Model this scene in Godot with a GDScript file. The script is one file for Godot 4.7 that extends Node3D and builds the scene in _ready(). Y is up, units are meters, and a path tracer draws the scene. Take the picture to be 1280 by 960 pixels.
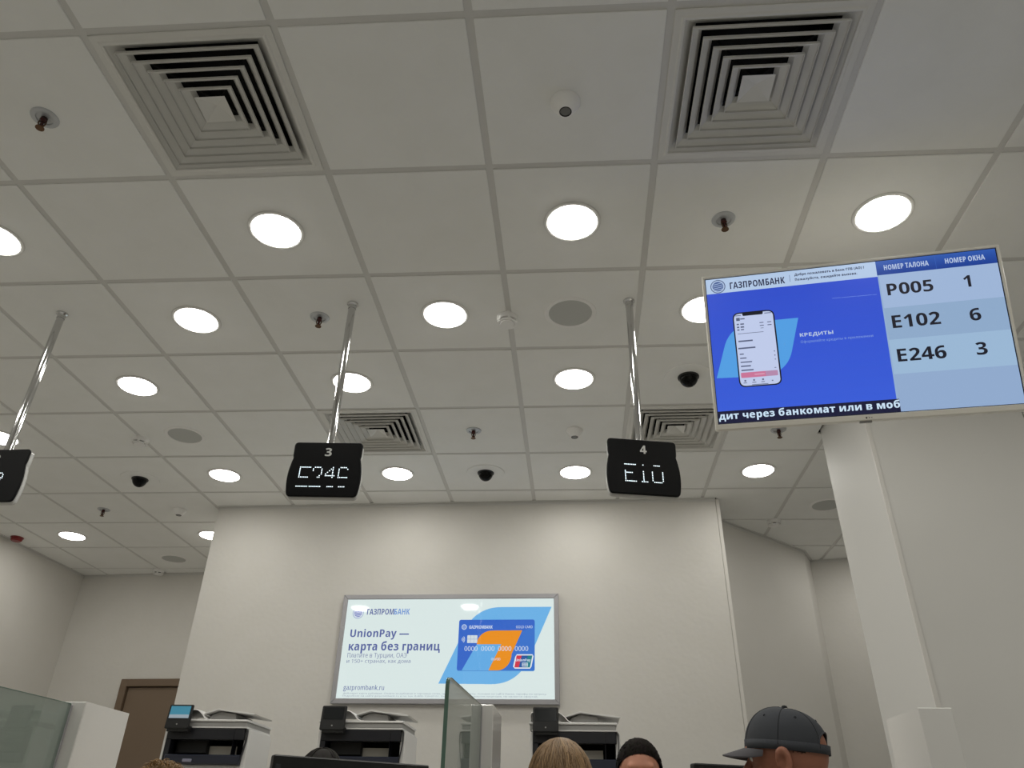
extends Node3D
# A bank hall seen from a waiting seat, looking up: suspended tile ceiling, round lights, hanging queue signs, a ticket screen, a lit poster and the heads along the counter.

const CEIL := 3.1027          # underside of the ceiling tiles
const GX := -0.2748           # grid origin of the ceiling
const GZ := -1.3592
const PITCH := 0.6
var M := {}
var names := {}
var rng := RandomNumberGenerator.new()
var bold: Font
var regular: Font

func _ready() -> void:
	rng.seed = 11
	# ---- camera, environment, exposure
	var cam := Camera3D.new()
	cam.name = "camera"
	cam.position = Vector3(0, 1.0, 0)
	cam.rotation = Vector3(0.5389, 0.08963, 0.02056)
	cam.fov = rad_to_deg(2.0 * atan(480.0 / 948.24))
	cam.near = 0.05
	cam.far = 60.0
	add_child(cam)
	cam.current = true
	var we := WorldEnvironment.new()
	we.name = "environment"
	var env := Environment.new()
	env.background_mode = Environment.BG_COLOR
	env.background_color = Color(0.0, 0.0, 0.0)
	env.tonemap_mode = Environment.TONE_MAPPER_LINEAR
	env.tonemap_exposure = 1.0
	env.sdfgi_enabled = true
	env.ssao_enabled = true
	env.ssil_enabled = true
	we.environment = env
	add_child(we)
	light_energy = 0.24
	light_color = Color(1.0, 0.992, 0.962)
	make_fonts()
	make_materials()
	# ---- setting
	build_floor()
	build_walls()
	build_ceiling()
	build_door()
	# ---- large things
	build_ticket_screen()
	build_poster()
	build_signs()
	build_vents()
	build_lights()
	build_partitions()
	build_desks()
	build_printers()
	build_monitors()
	# ---- small ceiling things
	build_ceiling_devices()
	# ---- people
	build_people()

var light_energy := 0.5
var light_color := Color.WHITE

# =========================================================== helpers
func make_fonts() -> void:
	var b := SystemFont.new()
	b.font_names = PackedStringArray(["Droid Sans"])
	b.font_weight = 700
	bold = b
	var r := SystemFont.new()
	r.font_names = PackedStringArray(["Droid Sans"])
	regular = r

func s8(r: int, g: int, b: int) -> Color:
	return Color(r / 255.0, g / 255.0, b / 255.0)

func mat(key: String, c: Color, rough := 0.6, metal := 0.0) -> StandardMaterial3D:
	var m := StandardMaterial3D.new()
	m.resource_name = key
	m.albedo_color = c
	m.roughness = rough
	m.metallic = metal
	M[key] = m
	return m

func glow(key: String, c: Color, energy: float) -> StandardMaterial3D:
	var m := mat(key, Color(0.02, 0.02, 0.02), 0.4)
	m.emission_enabled = true
	m.emission = c
	m.emission_energy_multiplier = energy
	return m

func noise_tex(freq: float, lo: Color, hi: Color, size := 256, seed_ := 1, oct := 4) -> NoiseTexture2D:
	var n := FastNoiseLite.new()
	n.seed = seed_
	n.frequency = freq
	n.fractal_octaves = oct
	var t := NoiseTexture2D.new()
	t.width = size
	t.height = size
	t.seamless = true
	t.noise = n
	var g := Gradient.new()
	g.set_color(0, lo)
	g.set_color(1, hi)
	t.color_ramp = g
	return t

func bump_tex(freq: float, strength: float, size := 256, seed_ := 3) -> NoiseTexture2D:
	var n := FastNoiseLite.new()
	n.seed = seed_
	n.frequency = freq
	n.fractal_octaves = 4
	var t := NoiseTexture2D.new()
	t.width = size
	t.height = size
	t.seamless = true
	t.as_normal_map = true
	t.bump_strength = strength
	t.noise = n
	return t

func textured(m: StandardMaterial3D, tex: Texture2D, scale: float) -> void:
	m.albedo_texture = tex
	m.uv1_triplanar = true
	m.uv1_world_triplanar = true
	m.uv1_scale = Vector3.ONE * scale

func make_materials() -> void:
	var g := Color(0.97, 0.97, 0.97)
	var m := mat("ceiling_tile", Color(0.945, 0.945, 0.935), 0.9)
	textured(m, noise_tex(0.02, Color(0.985, 0.985, 0.98), Color(1, 1, 1), 256, 5), 0.8)
	mat("grid_rail", Color(0.83, 0.825, 0.81), 0.5)
	m = mat("wall_paint", Color(0.85, 0.838, 0.816), 0.75)
	textured(m, noise_tex(0.02, Color(0.985, 0.985, 0.98), Color(1, 1, 1), 256, 8), 0.6)
	m.normal_enabled = true
	m.normal_texture = bump_tex(0.15, 0.6)
	m.normal_scale = 0.15
	mat("wall_panel", Color(0.85, 0.845, 0.83), 0.65)
	m = mat("floor_stone", Color(0.86, 0.86, 0.845), 0.35)
	textured(m, noise_tex(0.03, Color(0.93, 0.93, 0.93), Color(1, 1, 1), 256, 2), 1.0)
	mat("trim_white", Color(0.86, 0.85, 0.83), 0.5)
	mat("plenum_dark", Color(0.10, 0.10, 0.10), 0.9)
	mat("plenum_slab", Color(0.16, 0.155, 0.15), 0.95)
	mat("vent_white", Color(0.86, 0.855, 0.835), 0.45)
	mat("white_plastic", Color(0.94, 0.935, 0.925), 0.4)
	mat("white_enamel", Color(0.87, 0.86, 0.84), 0.35)
	mat("ring_grey", Color(0.86, 0.855, 0.84), 0.4)
	glow("diffuser_glow", Color(1.0, 0.99, 0.965), 14.0)
	mat("speaker_grille", Color(0.74, 0.745, 0.73), 0.7)
	mat("dome_black", Color(0.015, 0.015, 0.018), 0.06).metallic_specular = 0.3
	mat("lens_dark", Color(0.46, 0.46, 0.45), 0.3)
	mat("lens_rim", Color(0.07, 0.07, 0.07), 0.4)
	mat("red_plastic", Color(0.50, 0.07, 0.06), 0.35)
	mat("bulb_red", Color(0.24, 0.07, 0.06), 0.2)
	mat("brass", Color(0.40, 0.30, 0.22), 0.35, 0.85)
	mat("steel_plate", Color(0.74, 0.75, 0.76), 0.35, 0.35)
	mat("slot_dark", Color(0.05, 0.05, 0.05), 0.8)
	mat("chrome", Color(0.80, 0.80, 0.80), 0.09, 1.0)
	mat("sign_black", Color(0.05, 0.052, 0.057), 0.5).metallic_specular = 0.25
	mat("sign_body", Color(0.74, 0.74, 0.73), 0.4)
	mat("sign_number", Color(0.78, 0.78, 0.77), 0.5)
	glow("led_white", Color(0.90, 0.97, 1.0), 2.2)
	mat("bezel_white", Color(0.90, 0.885, 0.845), 0.3)
	mat("bezel_black", Color(0.03, 0.03, 0.04), 0.25)
	mat("alu_frame", Color(0.66, 0.655, 0.67), 0.38, 0.25)
	mat("door_brown", Color(0.475, 0.405, 0.335), 0.5)
	mat("door_frame_brown", Color(0.45, 0.38, 0.31), 0.45)
	m = mat("glass", Color(0.53, 0.60, 0.565, 0.5), 0.02)
	m.transparency = BaseMaterial3D.TRANSPARENCY_ALPHA
	mat("glass_edge", Color(0.36, 0.47, 0.42), 0.2)
	mat("laminate_white", Color(0.90, 0.895, 0.88), 0.14)
	mat("desk_wood", Color(0.72, 0.66, 0.58), 0.5)
	mat("desk_panel", Color(0.80, 0.79, 0.77), 0.5)
	mat("printer_white", Color(0.86, 0.855, 0.845), 0.4)
	mat("printer_grey", Color(0.60, 0.595, 0.585), 0.5)
	mat("printer_dark", Color(0.085, 0.09, 0.115), 0.38)
	mat("printer_ledge", Color(0.14, 0.155, 0.21), 0.35)
	mat("printer_black", Color(0.025, 0.025, 0.028), 0.55)
	mat("printer_handle", Color(0.60, 0.60, 0.68), 0.3, 0.3)
	mat("paper", Color(0.90, 0.88, 0.83), 0.8)
	glow("touch_blue", s8(60, 140, 165), 0.75)
	glow("touch_pale", s8(165, 180, 190), 0.7)
	mat("touch_off", Color(0.10, 0.11, 0.12), 0.15)
	mat("monitor_black", Color(0.035, 0.034, 0.034), 0.45)
	mat("sticker", Color(0.16, 0.17, 0.18), 0.5)
	m = mat("skin", Color(0.72, 0.50, 0.40), 0.55)
	m.subsurf_scatter_enabled = true
	m.subsurf_scatter_strength = 0.08
	m = mat("skin_tan", Color(0.62, 0.41, 0.32), 0.55)
	m.subsurf_scatter_enabled = true
	m.subsurf_scatter_strength = 0.08
	mat("eye_white", Color(0.88, 0.87, 0.85), 0.2)
	mat("eye_iris", Color(0.18, 0.13, 0.10), 0.1)
	m = mat("cap_cloth", Color(0.235, 0.245, 0.265), 0.9)
	m.normal_enabled = true
	m.normal_texture = bump_tex(0.25, 3.0)
	m.uv1_triplanar = true
	m.uv1_scale = Vector3.ONE * 14.0
	m.rim_enabled = true
	m.rim = 0.25
	mat("cap_brim", Color(0.30, 0.29, 0.305), 0.85)
	mat("cap_seam", Color(0.13, 0.135, 0.15), 0.9)
	m = mat("hair", Color(1, 1, 1), 0.45)
	m.vertex_color_use_as_albedo = true
	m = mat("hair_dark", Color(1, 1, 1), 0.75)
	m.metallic_specular = 0.22
	m.vertex_color_use_as_albedo = true
	for row in [["cloth_navy", 0.10, 0.12, 0.20], ["cloth_grey", 0.33, 0.33, 0.35], ["cloth_white", 0.82, 0.82, 0.80], ["cloth_olive", 0.30, 0.31, 0.22], ["cloth_dark", 0.09, 0.09, 0.10], ["chair_cloth", 0.14, 0.16, 0.22]]:
		mat(row[0], Color(row[1], row[2], row[3]), 0.9)
	mat("shoe", Color(0.07, 0.06, 0.06), 0.4)

func new_st() -> SurfaceTool:
	var st := SurfaceTool.new()
	st.begin(Mesh.PRIMITIVE_TRIANGLES)
	st.set_smooth_group(-1)
	return st

func numbered(called: String, parent: Node) -> String:
	var key := str(parent.get_instance_id()) + called
	var n: int = names.get(key, 0)
	names[key] = n + 1
	return called if n == 0 else "%s_%03d" % [called, n]

func commit(st: SurfaceTool) -> ArrayMesh:
	st.generate_normals()
	return st.commit()

func place(called: String, mesh: Mesh, material: Material, parent: Node = self, at := Vector3.ZERO) -> MeshInstance3D:
	var o := MeshInstance3D.new()
	o.name = numbered(called, parent)
	o.mesh = mesh
	o.material_override = material
	o.position = at
	parent.add_child(o, true)
	return o

func obj(called: String, st: SurfaceTool, material: Material, parent: Node = self) -> MeshInstance3D:
	return place(called, commit(st), material, parent)

func thing(called: String, label: String, category: String, at := Vector3.ZERO, turn := 0.0, group := "") -> Node3D:
	var o := Node3D.new()
	o.name = numbered(called, self)
	add_child(o, true)
	o.position = at
	o.rotation.y = turn
	tag(o, label, category, group)
	return o

func tag(o: Node, label: String, category: String, group := "") -> void:
	o.set_meta("label", label)
	o.set_meta("category", category)
	if group:
		o.set_meta("group", group)

func struct(called: String, o: Node3D, label: String, category := "") -> void:
	o.name = called
	o.set_meta("kind", "structure")
	o.set_meta("label", label)
	if category:
		o.set_meta("category", category)

# a, b, c run counter-clockwise seen from outside
func tri(st: SurfaceTool, a: Vector3, b: Vector3, c: Vector3) -> void:
	st.add_vertex(a)
	st.add_vertex(c)
	st.add_vertex(b)

func quad(st: SurfaceTool, a: Vector3, b: Vector3, c: Vector3, d: Vector3) -> void:
	tri(st, a, b, c)
	tri(st, a, c, d)

func box(st: SurfaceTool, lo: Vector3, hi: Vector3, t := Transform3D()) -> void:
	var p := []
	for i in 8:
		p.append(t * Vector3(hi.x if i & 1 else lo.x, hi.y if i & 2 else lo.y, hi.z if i & 4 else lo.z))
	quad(st, p[0], p[4], p[6], p[2])
	quad(st, p[1], p[3], p[7], p[5])
	quad(st, p[0], p[1], p[5], p[4])
	quad(st, p[2], p[6], p[7], p[3])
	quad(st, p[0], p[2], p[3], p[1])
	quad(st, p[4], p[5], p[7], p[6])

# extruded polygon (in x, y, counter-clockwise) from z0 (back) to z1 (front), with a chamfer on both faces
func prism(st: SurfaceTool, poly: PackedVector2Array, z0: float, z1: float, bev := 0.0, t := Transform3D()) -> void:
	if Geometry2D.is_polygon_clockwise(poly):
		poly = poly.duplicate()
		poly.reverse()
	var inner := poly
	if bev > 0.0:
		var n := poly.size()
		inner = PackedVector2Array()
		for i in n:
			var e0 := (poly[i] - poly[(i + n - 1) % n]).normalized()
			var e1 := (poly[(i + 1) % n] - poly[i]).normalized()
			var n0 := Vector2(-e0.y, e0.x)
			var n1 := Vector2(-e1.y, e1.x)
			var mid := (n0 + n1)
			inner.append(poly[i] + mid * (bev / maxf(0.3, 1.0 + n0.dot(n1))))
	var idx := Geometry2D.triangulate_polygon(inner)
	for k in range(0, idx.size(), 3):
		var a := inner[idx[k]]
		var b := inner[idx[k + 1]]
		var c := inner[idx[k + 2]]
		if (b - a).cross(c - a) < 0:
			var s := b
			b = c
			c = s
		tri(st, t * Vector3(a.x, a.y, z1), t * Vector3(b.x, b.y, z1), t * Vector3(c.x, c.y, z1))
		tri(st, t * Vector3(a.x, a.y, z0), t * Vector3(c.x, c.y, z0), t * Vector3(b.x, b.y, z0))
	var cnt := poly.size()
	for i in cnt:
		var j := (i + 1) % cnt
		var rings := [[inner, z0], [poly, z0 + bev], [poly, z1 - bev], [inner, z1]] if bev > 0.0 else [[poly, z0], [poly, z1]]
		for k in rings.size() - 1:
			var p: PackedVector2Array = rings[k][0]
			var q: PackedVector2Array = rings[k + 1][0]
			quad(st, t * Vector3(p[i].x, p[i].y, rings[k][1]), t * Vector3(p[j].x, p[j].y, rings[k][1]), t * Vector3(q[j].x, q[j].y, rings[k + 1][1]), t * Vector3(q[i].x, q[i].y, rings[k + 1][1]))

func rect(w: float, h: float, cx := 0.0, cy := 0.0) -> PackedVector2Array:
	return PackedVector2Array([Vector2(cx - w / 2, cy - h / 2), Vector2(cx + w / 2, cy - h / 2), Vector2(cx + w / 2, cy + h / 2), Vector2(cx - w / 2, cy + h / 2)])

func round_poly(pts: PackedVector2Array, radii: Array, seg := 5) -> PackedVector2Array:
	var out := PackedVector2Array()
	var n := pts.size()
	for i in n:
		var p := pts[i]
		var r: float = radii[i % radii.size()]
		if r <= 0.0:
			out.append(p)
			continue
		var a := p + (pts[(i + n - 1) % n] - p).normalized() * r
		var b := p + (pts[(i + 1) % n] - p).normalized() * r
		for k in seg + 1:
			var u := float(k) / seg
			out.append(a.lerp(p, u).lerp(p.lerp(b, u), u))
	return out

# bevelled box standing on a polygon in x, y; lo and hi give the box
func bbox(st: SurfaceTool, lo: Vector3, hi: Vector3, bev := 0.004, t := Transform3D()) -> void:
	prism(st, PackedVector2Array([Vector2(lo.x, lo.y), Vector2(hi.x, lo.y), Vector2(hi.x, hi.y), Vector2(lo.x, hi.y)]), lo.z, hi.z, bev, t)

# profile: Vector2(radius, y) from first to last; sharp bends start a new smooth group
func lathe(st: SurfaceTool, prof: Array, seg := 24, t := Transform3D(), group0 := 1) -> void:
	var grp := group0
	for k in prof.size() - 1:
		var a: Vector2 = prof[k]
		var b: Vector2 = prof[k + 1]
		if k > 0 and absf((b - a).angle_to(a - prof[k - 1])) > 0.6:
			grp += 1
		st.set_smooth_group(grp)
		for i in seg:
			var f0 := TAU * i / seg
			var f1 := TAU * (i + 1) / seg
			var p := t * Vector3(a.x * cos(f0), a.y, a.x * sin(f0))
			var q := t * Vector3(a.x * cos(f1), a.y, a.x * sin(f1))
			var r := t * Vector3(b.x * cos(f1), b.y, b.x * sin(f1))
			var s := t * Vector3(b.x * cos(f0), b.y, b.x * sin(f0))
			if a.x > 1e-6:
				tri(st, p, r, q)
			if b.x > 1e-6:
				tri(st, p, s, r)
	st.set_smooth_group(-1)

func tube(st: SurfaceTool, pts: Array, radii: Array, seg := 10, group := 1, caps := true) -> void:
	var rings := []
	var up := Vector3.UP
	var n := pts.size()
	for i in n:
		var d: Vector3 = (pts[mini(i + 1, n - 1)] - pts[maxi(i - 1, 0)]).normalized()
		if absf(d.dot(up)) > 0.98:
			up = Vector3.RIGHT if absf(d.x) < 0.9 else Vector3.FORWARD
		var u := d.cross(up).normalized()
		var v := d.cross(u).normalized()
		up = -v if i > 0 and up.dot(v) < 0 else v
		v = up
		u = v.cross(d).normalized()
		var r: float = radii[mini(i, radii.size() - 1)]
		var ring := []
		for k in seg:
			var f := TAU * k / seg
			ring.append(pts[i] + (u * cos(f) + v * sin(f)) * r)
		rings.append(ring)
	st.set_smooth_group(group)
	for i in n - 1:
		for k in seg:
			var k2 := (k + 1) % seg
			quad(st, rings[i][k], rings[i + 1][k], rings[i + 1][k2], rings[i][k2])
	st.set_smooth_group(-1)
	if caps:
		for k in range(1, seg - 1):
			tri(st, rings[0][0], rings[0][k], rings[0][k + 1])
			tri(st, rings[n - 1][0], rings[n - 1][k + 1], rings[n - 1][k])

# a closed profile of Vector2(half size, y) swept round a square
func square_sweep(st: SurfaceTool, prof: Array, t := Transform3D()) -> void:
	var n := prof.size()
	for k in n:
		var a: Vector2 = prof[k]
		var b: Vector2 = prof[(k + 1) % n]
		for i in 4:
			var c0: Vector2 = [Vector2(1, 1), Vector2(-1, 1), Vector2(-1, -1), Vector2(1, -1)][i]
			var c1: Vector2 = [Vector2(-1, 1), Vector2(-1, -1), Vector2(1, -1), Vector2(1, 1)][i]
			quad(st, t * Vector3(c0.x * a.x, a.y, c0.y * a.x), t * Vector3(c0.x * b.x, b.y, c0.y * b.x), t * Vector3(c1.x * b.x, b.y, c1.y * b.x), t * Vector3(c1.x * a.x, a.y, c1.y * a.x))

# flat lettering baked into one mesh; fits the box (x0, y0) lower left to width w and height h of its ink, standing proud of z = 0
func lettering(text: String, font: Font, x0: float, y0: float, w: float, h: float, depth := 0.0012, slant := 0.0) -> ArrayMesh:
	var tm := TextMesh.new()
	tm.text = text
	tm.font = font
	tm.font_size = 48
	tm.pixel_size = 0.01
	tm.depth = 0.05
	tm.curve_step = 1.0
	var ar := tm.surface_get_arrays(0)
	var v: PackedVector3Array = ar[Mesh.ARRAY_VERTEX]
	var ab := AABB(v[0], Vector3.ZERO)
	for p in v:
		ab = ab.expand(p)
	var sx := w / ab.size.x
	var sy := (h / ab.size.y) if h > 0.0 else sx
	for i in v.size():
		var p := v[i] - ab.position
		v[i] = Vector3(x0 + p.x * sx + p.y * sy * slant, y0 + p.y * sy, p.z / ab.size.z * depth)
	ar[Mesh.ARRAY_VERTEX] = v
	var am := ArrayMesh.new()
	am.add_surface_from_arrays(Mesh.PRIMITIVE_TRIANGLES, ar)
	return am

func grid(c: float, r: float, y := CEIL) -> Vector3:
	return Vector3(GX + PITCH * c - 0.00153 * r, y, GZ - PITCH * r - 0.01136 * c)

# =========================================================== setting
var outline := PackedVector2Array([Vector2(-5.15, 3.0), Vector2(-4.743, -6.905), Vector2(-2.60, -6.768), Vector2(-2.665, -5.196), Vector2(1.006, -5.162), Vector2(1.03, -5.522), Vector2(1.905, -6.337), Vector2(2.028, -6.604), Vector2(5.0, -6.0), Vector2(5.0, -4.16), Vector2(1.475, -4.16), Vector2(1.475, -3.5), Vector2(5.0, -3.5), Vector2(5.0, 3.0)])

func build_floor() -> void:
	var root := Node3D.new()
	add_child(root)
	struct("floor", root, "pale stone floor of the hall")
	var st := new_st()
	box(st, Vector3(-5.4, -0.12, -7.2), Vector3(5.3, -0.012, 3.3))
	obj("slab", st, M.floor_stone, root)
	st = new_st()
	bbox(st, Vector3(-0.298, -0.298, -0.012), Vector3(0.298, 0.298, 0.0), 0.002, Transform3D(Basis(Vector3.RIGHT, -PI / 2), Vector3.ZERO))
	var tile := commit(st)
	for i in range(-8, 9):
		for j in range(-11, 6):
			place("floor_tile", tile, M.floor_stone, root, Vector3(i * 0.6, 0.0, j * 0.6))

# a wall along the top view segment a-b, its face on the left-hand room side, thickness away from the room
func wall_run(called: String, label: String, a: Vector2, b: Vector2, thick: float, m: Material, y0 := 0.0, y1 := CEIL + 0.05) -> MeshInstance3D:
	var d := (b - a).normalized()
	var n := Vector2(d.y, -d.x) * thick
	var st := new_st()
	var p := [a, b, b + n, a + n]
	var lo := []
	var hi := []
	for q in p:
		lo.append(Vector3(q.x, y0, q.y))
		hi.append(Vector3(q.x, y1, q.y))
	for i in 4:
		var j := (i + 1) % 4
		quad(st, lo[j], lo[i], hi[i], hi[j])
	quad(st, hi[3], hi[2], hi[1], hi[0])
	quad(st, lo[0], lo[1], lo[2], lo[3])
	var o := obj(called, st, m)
	struct(called, o, label)
	return o

func build_walls() -> void:
	var o := outline
	wall_run("wall_left", "plain off-white side wall at the far left", o[0], o[1], 0.2, M.wall_paint)
	wall_run("wall_center", "tall off-white wall carrying the lit poster", Vector2(-2.665, -5.196), Vector2(1.006, -5.162), 0.22, M.wall_paint)
	wall_run("wall_center_end", "left return of the poster wall", Vector2(-2.60, -6.768), Vector2(-2.66, -5.42), 0.2, M.wall_paint)
	wall_run("wall_diagonal", "off-white wall slanting back behind the poster wall", Vector2(0.92, -5.42), Vector2(1.905, -6.337), 0.2, M.wall_paint)
	wall_run("wall_corner", "narrow off-white wall piece in the far corner", o[6], o[7], 0.2, M.wall_paint)
	wall_run("wall_far", "off-white wall at the far right corner", o[7], o[8], 0.2, M.wall_paint)
	wall_run("wall_passage", "end wall of the passage behind the right partition", o[8], o[9] + Vector2(0, 0.0), 0.2, M.wall_paint)
	# the right partition: a smooth panel block with two front panels
	var st := new_st()
	bbox(st, Vector3(1.478, 0.0, -4.16), Vector3(5.2, CEIL + 0.05, -3.518), 0.003)
	var blk := obj("wall_right", st, M.wall_panel)
	struct("wall_right", blk, "tall pale partition block below the ticket screen")
	st = new_st()
	bbox(st, Vector3(1.475, 0.0, -3.514), Vector3(2.236, CEIL + 0.04, -3.5), 0.002)
	obj("front_panel", st, M.wall_panel, blk)
	st = new_st()
	bbox(st, Vector3(2.242, 0.0, -3.514), Vector3(4.99, CEIL + 0.04, -3.5), 0.002)
	obj("front_panel", st, M.wall_panel, blk)
	st = new_st()
	prism(st, PackedVector2Array([Vector2(1.470, -3.508), Vector2(1.4745, -3.508), Vector2(1.4745, -3.499), Vector2(1.489, -3.499), Vector2(1.489, -3.4955), Vector2(1.470, -3.4955)]), -(CEIL + 0.03), 0.0, 0.0, Transform3D(Basis(Vector3(1, 0, 0), Vector3(0, 0, 1), Vector3(0, -1, 0)), Vector3.ZERO))
	obj("corner_bead", st, M.trim_white, blk)
	wall_run("wall_side", "wall closing the hall on the right, out of view", Vector2(5.0, -3.5), Vector2(5.0, 3.0), 0.2, M.wall_paint)
	wall_run("wall_rear", "wall behind the viewer", Vector2(5.0, 3.0), Vector2(-5.15, 3.0), 0.2, M.wall_paint)
	# back wall with the door opening
	var a := Vector2(-4.743, -6.905)
	var b := Vector2(-2.60, -6.768)
	var d := (b - a).normalized()
	var p0 := a + d * 0.74
	var p1 := a + d * 1.64
	wall_run("wall_back", "off-white wall with the brown door, far left", a, p0, 0.2, M.wall_paint)
	var w2 := wall_run("wall_back_right", "part of the back wall right of the door", p1, b, 0.2, M.wall_paint)
	var w3 := wall_run("wall_back_top", "part of the back wall over the door", p0, p1, 0.2, M.wall_paint, 2.135)
	# vertical edge strip at the right end of the poster wall
	st = new_st()
	bbox(st, Vector3(1.008, 0.0, -5.385), Vector3(1.034, CEIL - 0.002, -5.163), 0.003)
	var e := obj("trim_1", st, M.wall_paint)
	struct("trim_1", e, "pale vertical edge strip at the right end of the poster wall")
	# wall angles round the ceiling
	var k := 2
	for run in [[0, 1], [1, 2], [3, 4], [5, 6], [6, 7], [7, 8]]:
		var u: Vector2 = o[run[0]]
		var v: Vector2 = o[run[1]]
		var dd := (v - u).normalized()
		var nn := Vector2(-dd.y, dd.x)
		st = new_st()
		var t := Transform3D(Basis(Vector3(dd.x, 0, dd.y), Vector3.UP, Vector3(nn.x, 0, nn.y)), Vector3(u.x, 0, u.y))
		bbox(st, Vector3(0.0, CEIL - 0.004, 0.0), Vector3((v - u).length(), CEIL + 0.006, 0.022), 0.001, t)
		bbox(st, Vector3(0.0, CEIL - 0.022, 0.0), Vector3((v - u).length(), CEIL - 0.004, 0.003), 0.001, t)
		var tr := obj("trim_%d" % k, st, M.grid_rail)
		struct("trim_%d" % k, tr, ["", "", "wall angle along the left wall", "wall angle over the brown door", "wall angle along the poster wall", "wall angle along the slanting wall", "wall angle of the narrow corner piece", "wall angle along the far right wall"][k])
		k += 1

func tile_mesh(poly: PackedVector2Array) -> ArrayMesh:
	# poly in x, z; face at y = 0, edge stepping up to the flange at y = 0.009
	var st := new_st()
	var loops := [Geometry2D.offset_polygon(poly, -0.0125), Geometry2D.offset_polygon(poly, -0.0145)]
	if loops[0].is_empty() or loops[1].is_empty():
		return null
	var edge: PackedVector2Array = loops[0][0]
	prism(st, edge, -0.012, 0.0, 0.0018, Transform3D(Basis(Vector3(1, 0, 0), Vector3(0, 0, 1), Vector3(0, -1, 0)), Vector3.ZERO))
	return commit(st)

func build_ceiling() -> void:
	var root := Node3D.new()
	add_child(root)
	struct("ceiling", root, "suspended ceiling of square white tiles in a grid")
	var st := new_st()
	box(st, Vector3(-5.4, CEIL + 0.32, -7.2), Vector3(5.3, CEIL + 0.45, 3.3))
	obj("slab", st, M.plenum_slab, root)
	var vents := {Vector2i(-2, 0): 1, Vector2i(1, 0): 1, Vector2i(-2, 4): 1, Vector2i(1, 4): 1}
	var whole := {}
	for r in range(-7, 10):
		for c in range(-9, 9):
			var q := PackedVector2Array()
			for k in [[0, 0], [1, 0], [1, 1], [0, 1]]:
				var g := grid(c + k[0], r + k[1])
				q.append(Vector2(g.x, g.z))
			if vents.has(Vector2i(c, r)):
				continue
			var cuts := Geometry2D.intersect_polygons(q, outline)
			for piece in cuts:
				var area := 0.0
				for i in piece.size():
					area += piece[i].cross(piece[(i + 1) % piece.size()]) * 0.5
				if absf(area) < 0.004:
					continue
				var centre := grid(c + 0.5, r + 0.5)
				if absf(area) > 0.3595:
					if whole.is_empty():
						var local := PackedVector2Array()
						for v in piece:
							local.append(v - Vector2(centre.x, centre.z))
						whole["mesh"] = tile_mesh(local)
					place("ceiling_tile", whole.mesh, M.ceiling_tile, root, Vector3(centre.x, CEIL, centre.z))
				else:
					var local := PackedVector2Array()
					for v in piece:
						local.append(v - Vector2(centre.x, centre.z))
					var tm := tile_mesh(local)
					if tm:
						place("ceiling_tile", tm, M.ceiling_tile, root, Vector3(centre.x, CEIL, centre.z))
	# grid rails, recessed behind the tile faces; they stop at the walls
	for run in 2:
		for k in range(-9, 11):
			var a := grid(k, -8) if run == 0 else grid(-10, k)
			var b := grid(k, 11) if run == 0 else grid(10, k)
			var line := PackedVector2Array([Vector2(a.x, a.z), Vector2(b.x, b.z)])
			for seg in Geometry2D.intersect_polyline_with_polygon(line, outline):
				var u: Vector2 = seg[0]
				var v: Vector2 = seg[seg.size() - 1]
				if (v - u).length() < 0.1:
					continue
				var d := (v - u).normalized()
				u += d * 0.026
				v -= d * 0.026
				st = new_st()
				var t := Transform3D(Basis(Vector3(d.x, 0, d.y), Vector3.UP, Vector3(-d.y, 0, d.x)), Vector3(u.x, CEIL + (0.0045 if run == 0 else 0.0048), u.y))
				bbox(st, Vector3(0, 0, -0.0165), Vector3((v - u).length(), 0.004, 0.0165), 0.0008, t)
				bbox(st, Vector3(0, 0.004, -0.002), Vector3((v - u).length(), 0.034, 0.002), 0.0005, t)
				obj("grid_rail", st, M.grid_rail, root)

func build_door() -> void:
	var a := Vector2(-4.743, -6.905)
	var d := (Vector2(-2.60, -6.768) - a).normalized()
	var u := a + d * 0.70
	var root := Node3D.new()
	add_child(root)
	struct("door_1", root, "brown door in a brown frame, far left beside the poster wall")
	root.transform = Transform3D(Basis(Vector3(d.x, 0, d.y), Vector3.UP, Vector3(-d.y, 0, d.x)), Vector3(u.x, 0, u.y))
	var st := new_st()
	bbox(st, Vector3(0.0, 0.0, -0.1), Vector3(0.062, 2.15, 0.022), 0.003)
	bbox(st, Vector3(0.918, 0.0, -0.1), Vector3(0.98, 2.15, 0.022), 0.003)
	bbox(st, Vector3(0.062, 2.088, -0.1), Vector3(0.918, 2.15, 0.022), 0.003)
	obj("door_frame", st, M.door_frame_brown, root)
	st = new_st()
	bbox(st, Vector3(0.068, 0.006, -0.05), Vector3(0.912, 2.082, -0.008), 0.002)
	var leaf := obj("door_leaf", st, M.door_brown, root)
	st = new_st()
	tube(st, [Vector3(0.14, 1.0, -0.01), Vector3(0.14, 1.0, 0.05)], [0.01], 10)
	tube(st, [Vector3(0.14, 1.0, 0.045), Vector3(0.26, 1.0, 0.045)], [0.009], 10)
	obj("door_handle", st, M.chrome, leaf)
	for y in [0.3, 1.1, 1.85]:
		st = new_st()
		tube(st, [Vector3(0.905, y, 0.004), Vector3(0.905, y + 0.1, 0.004)], [0.008], 8)
		obj("hinge", st, M.chrome, leaf)

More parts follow.
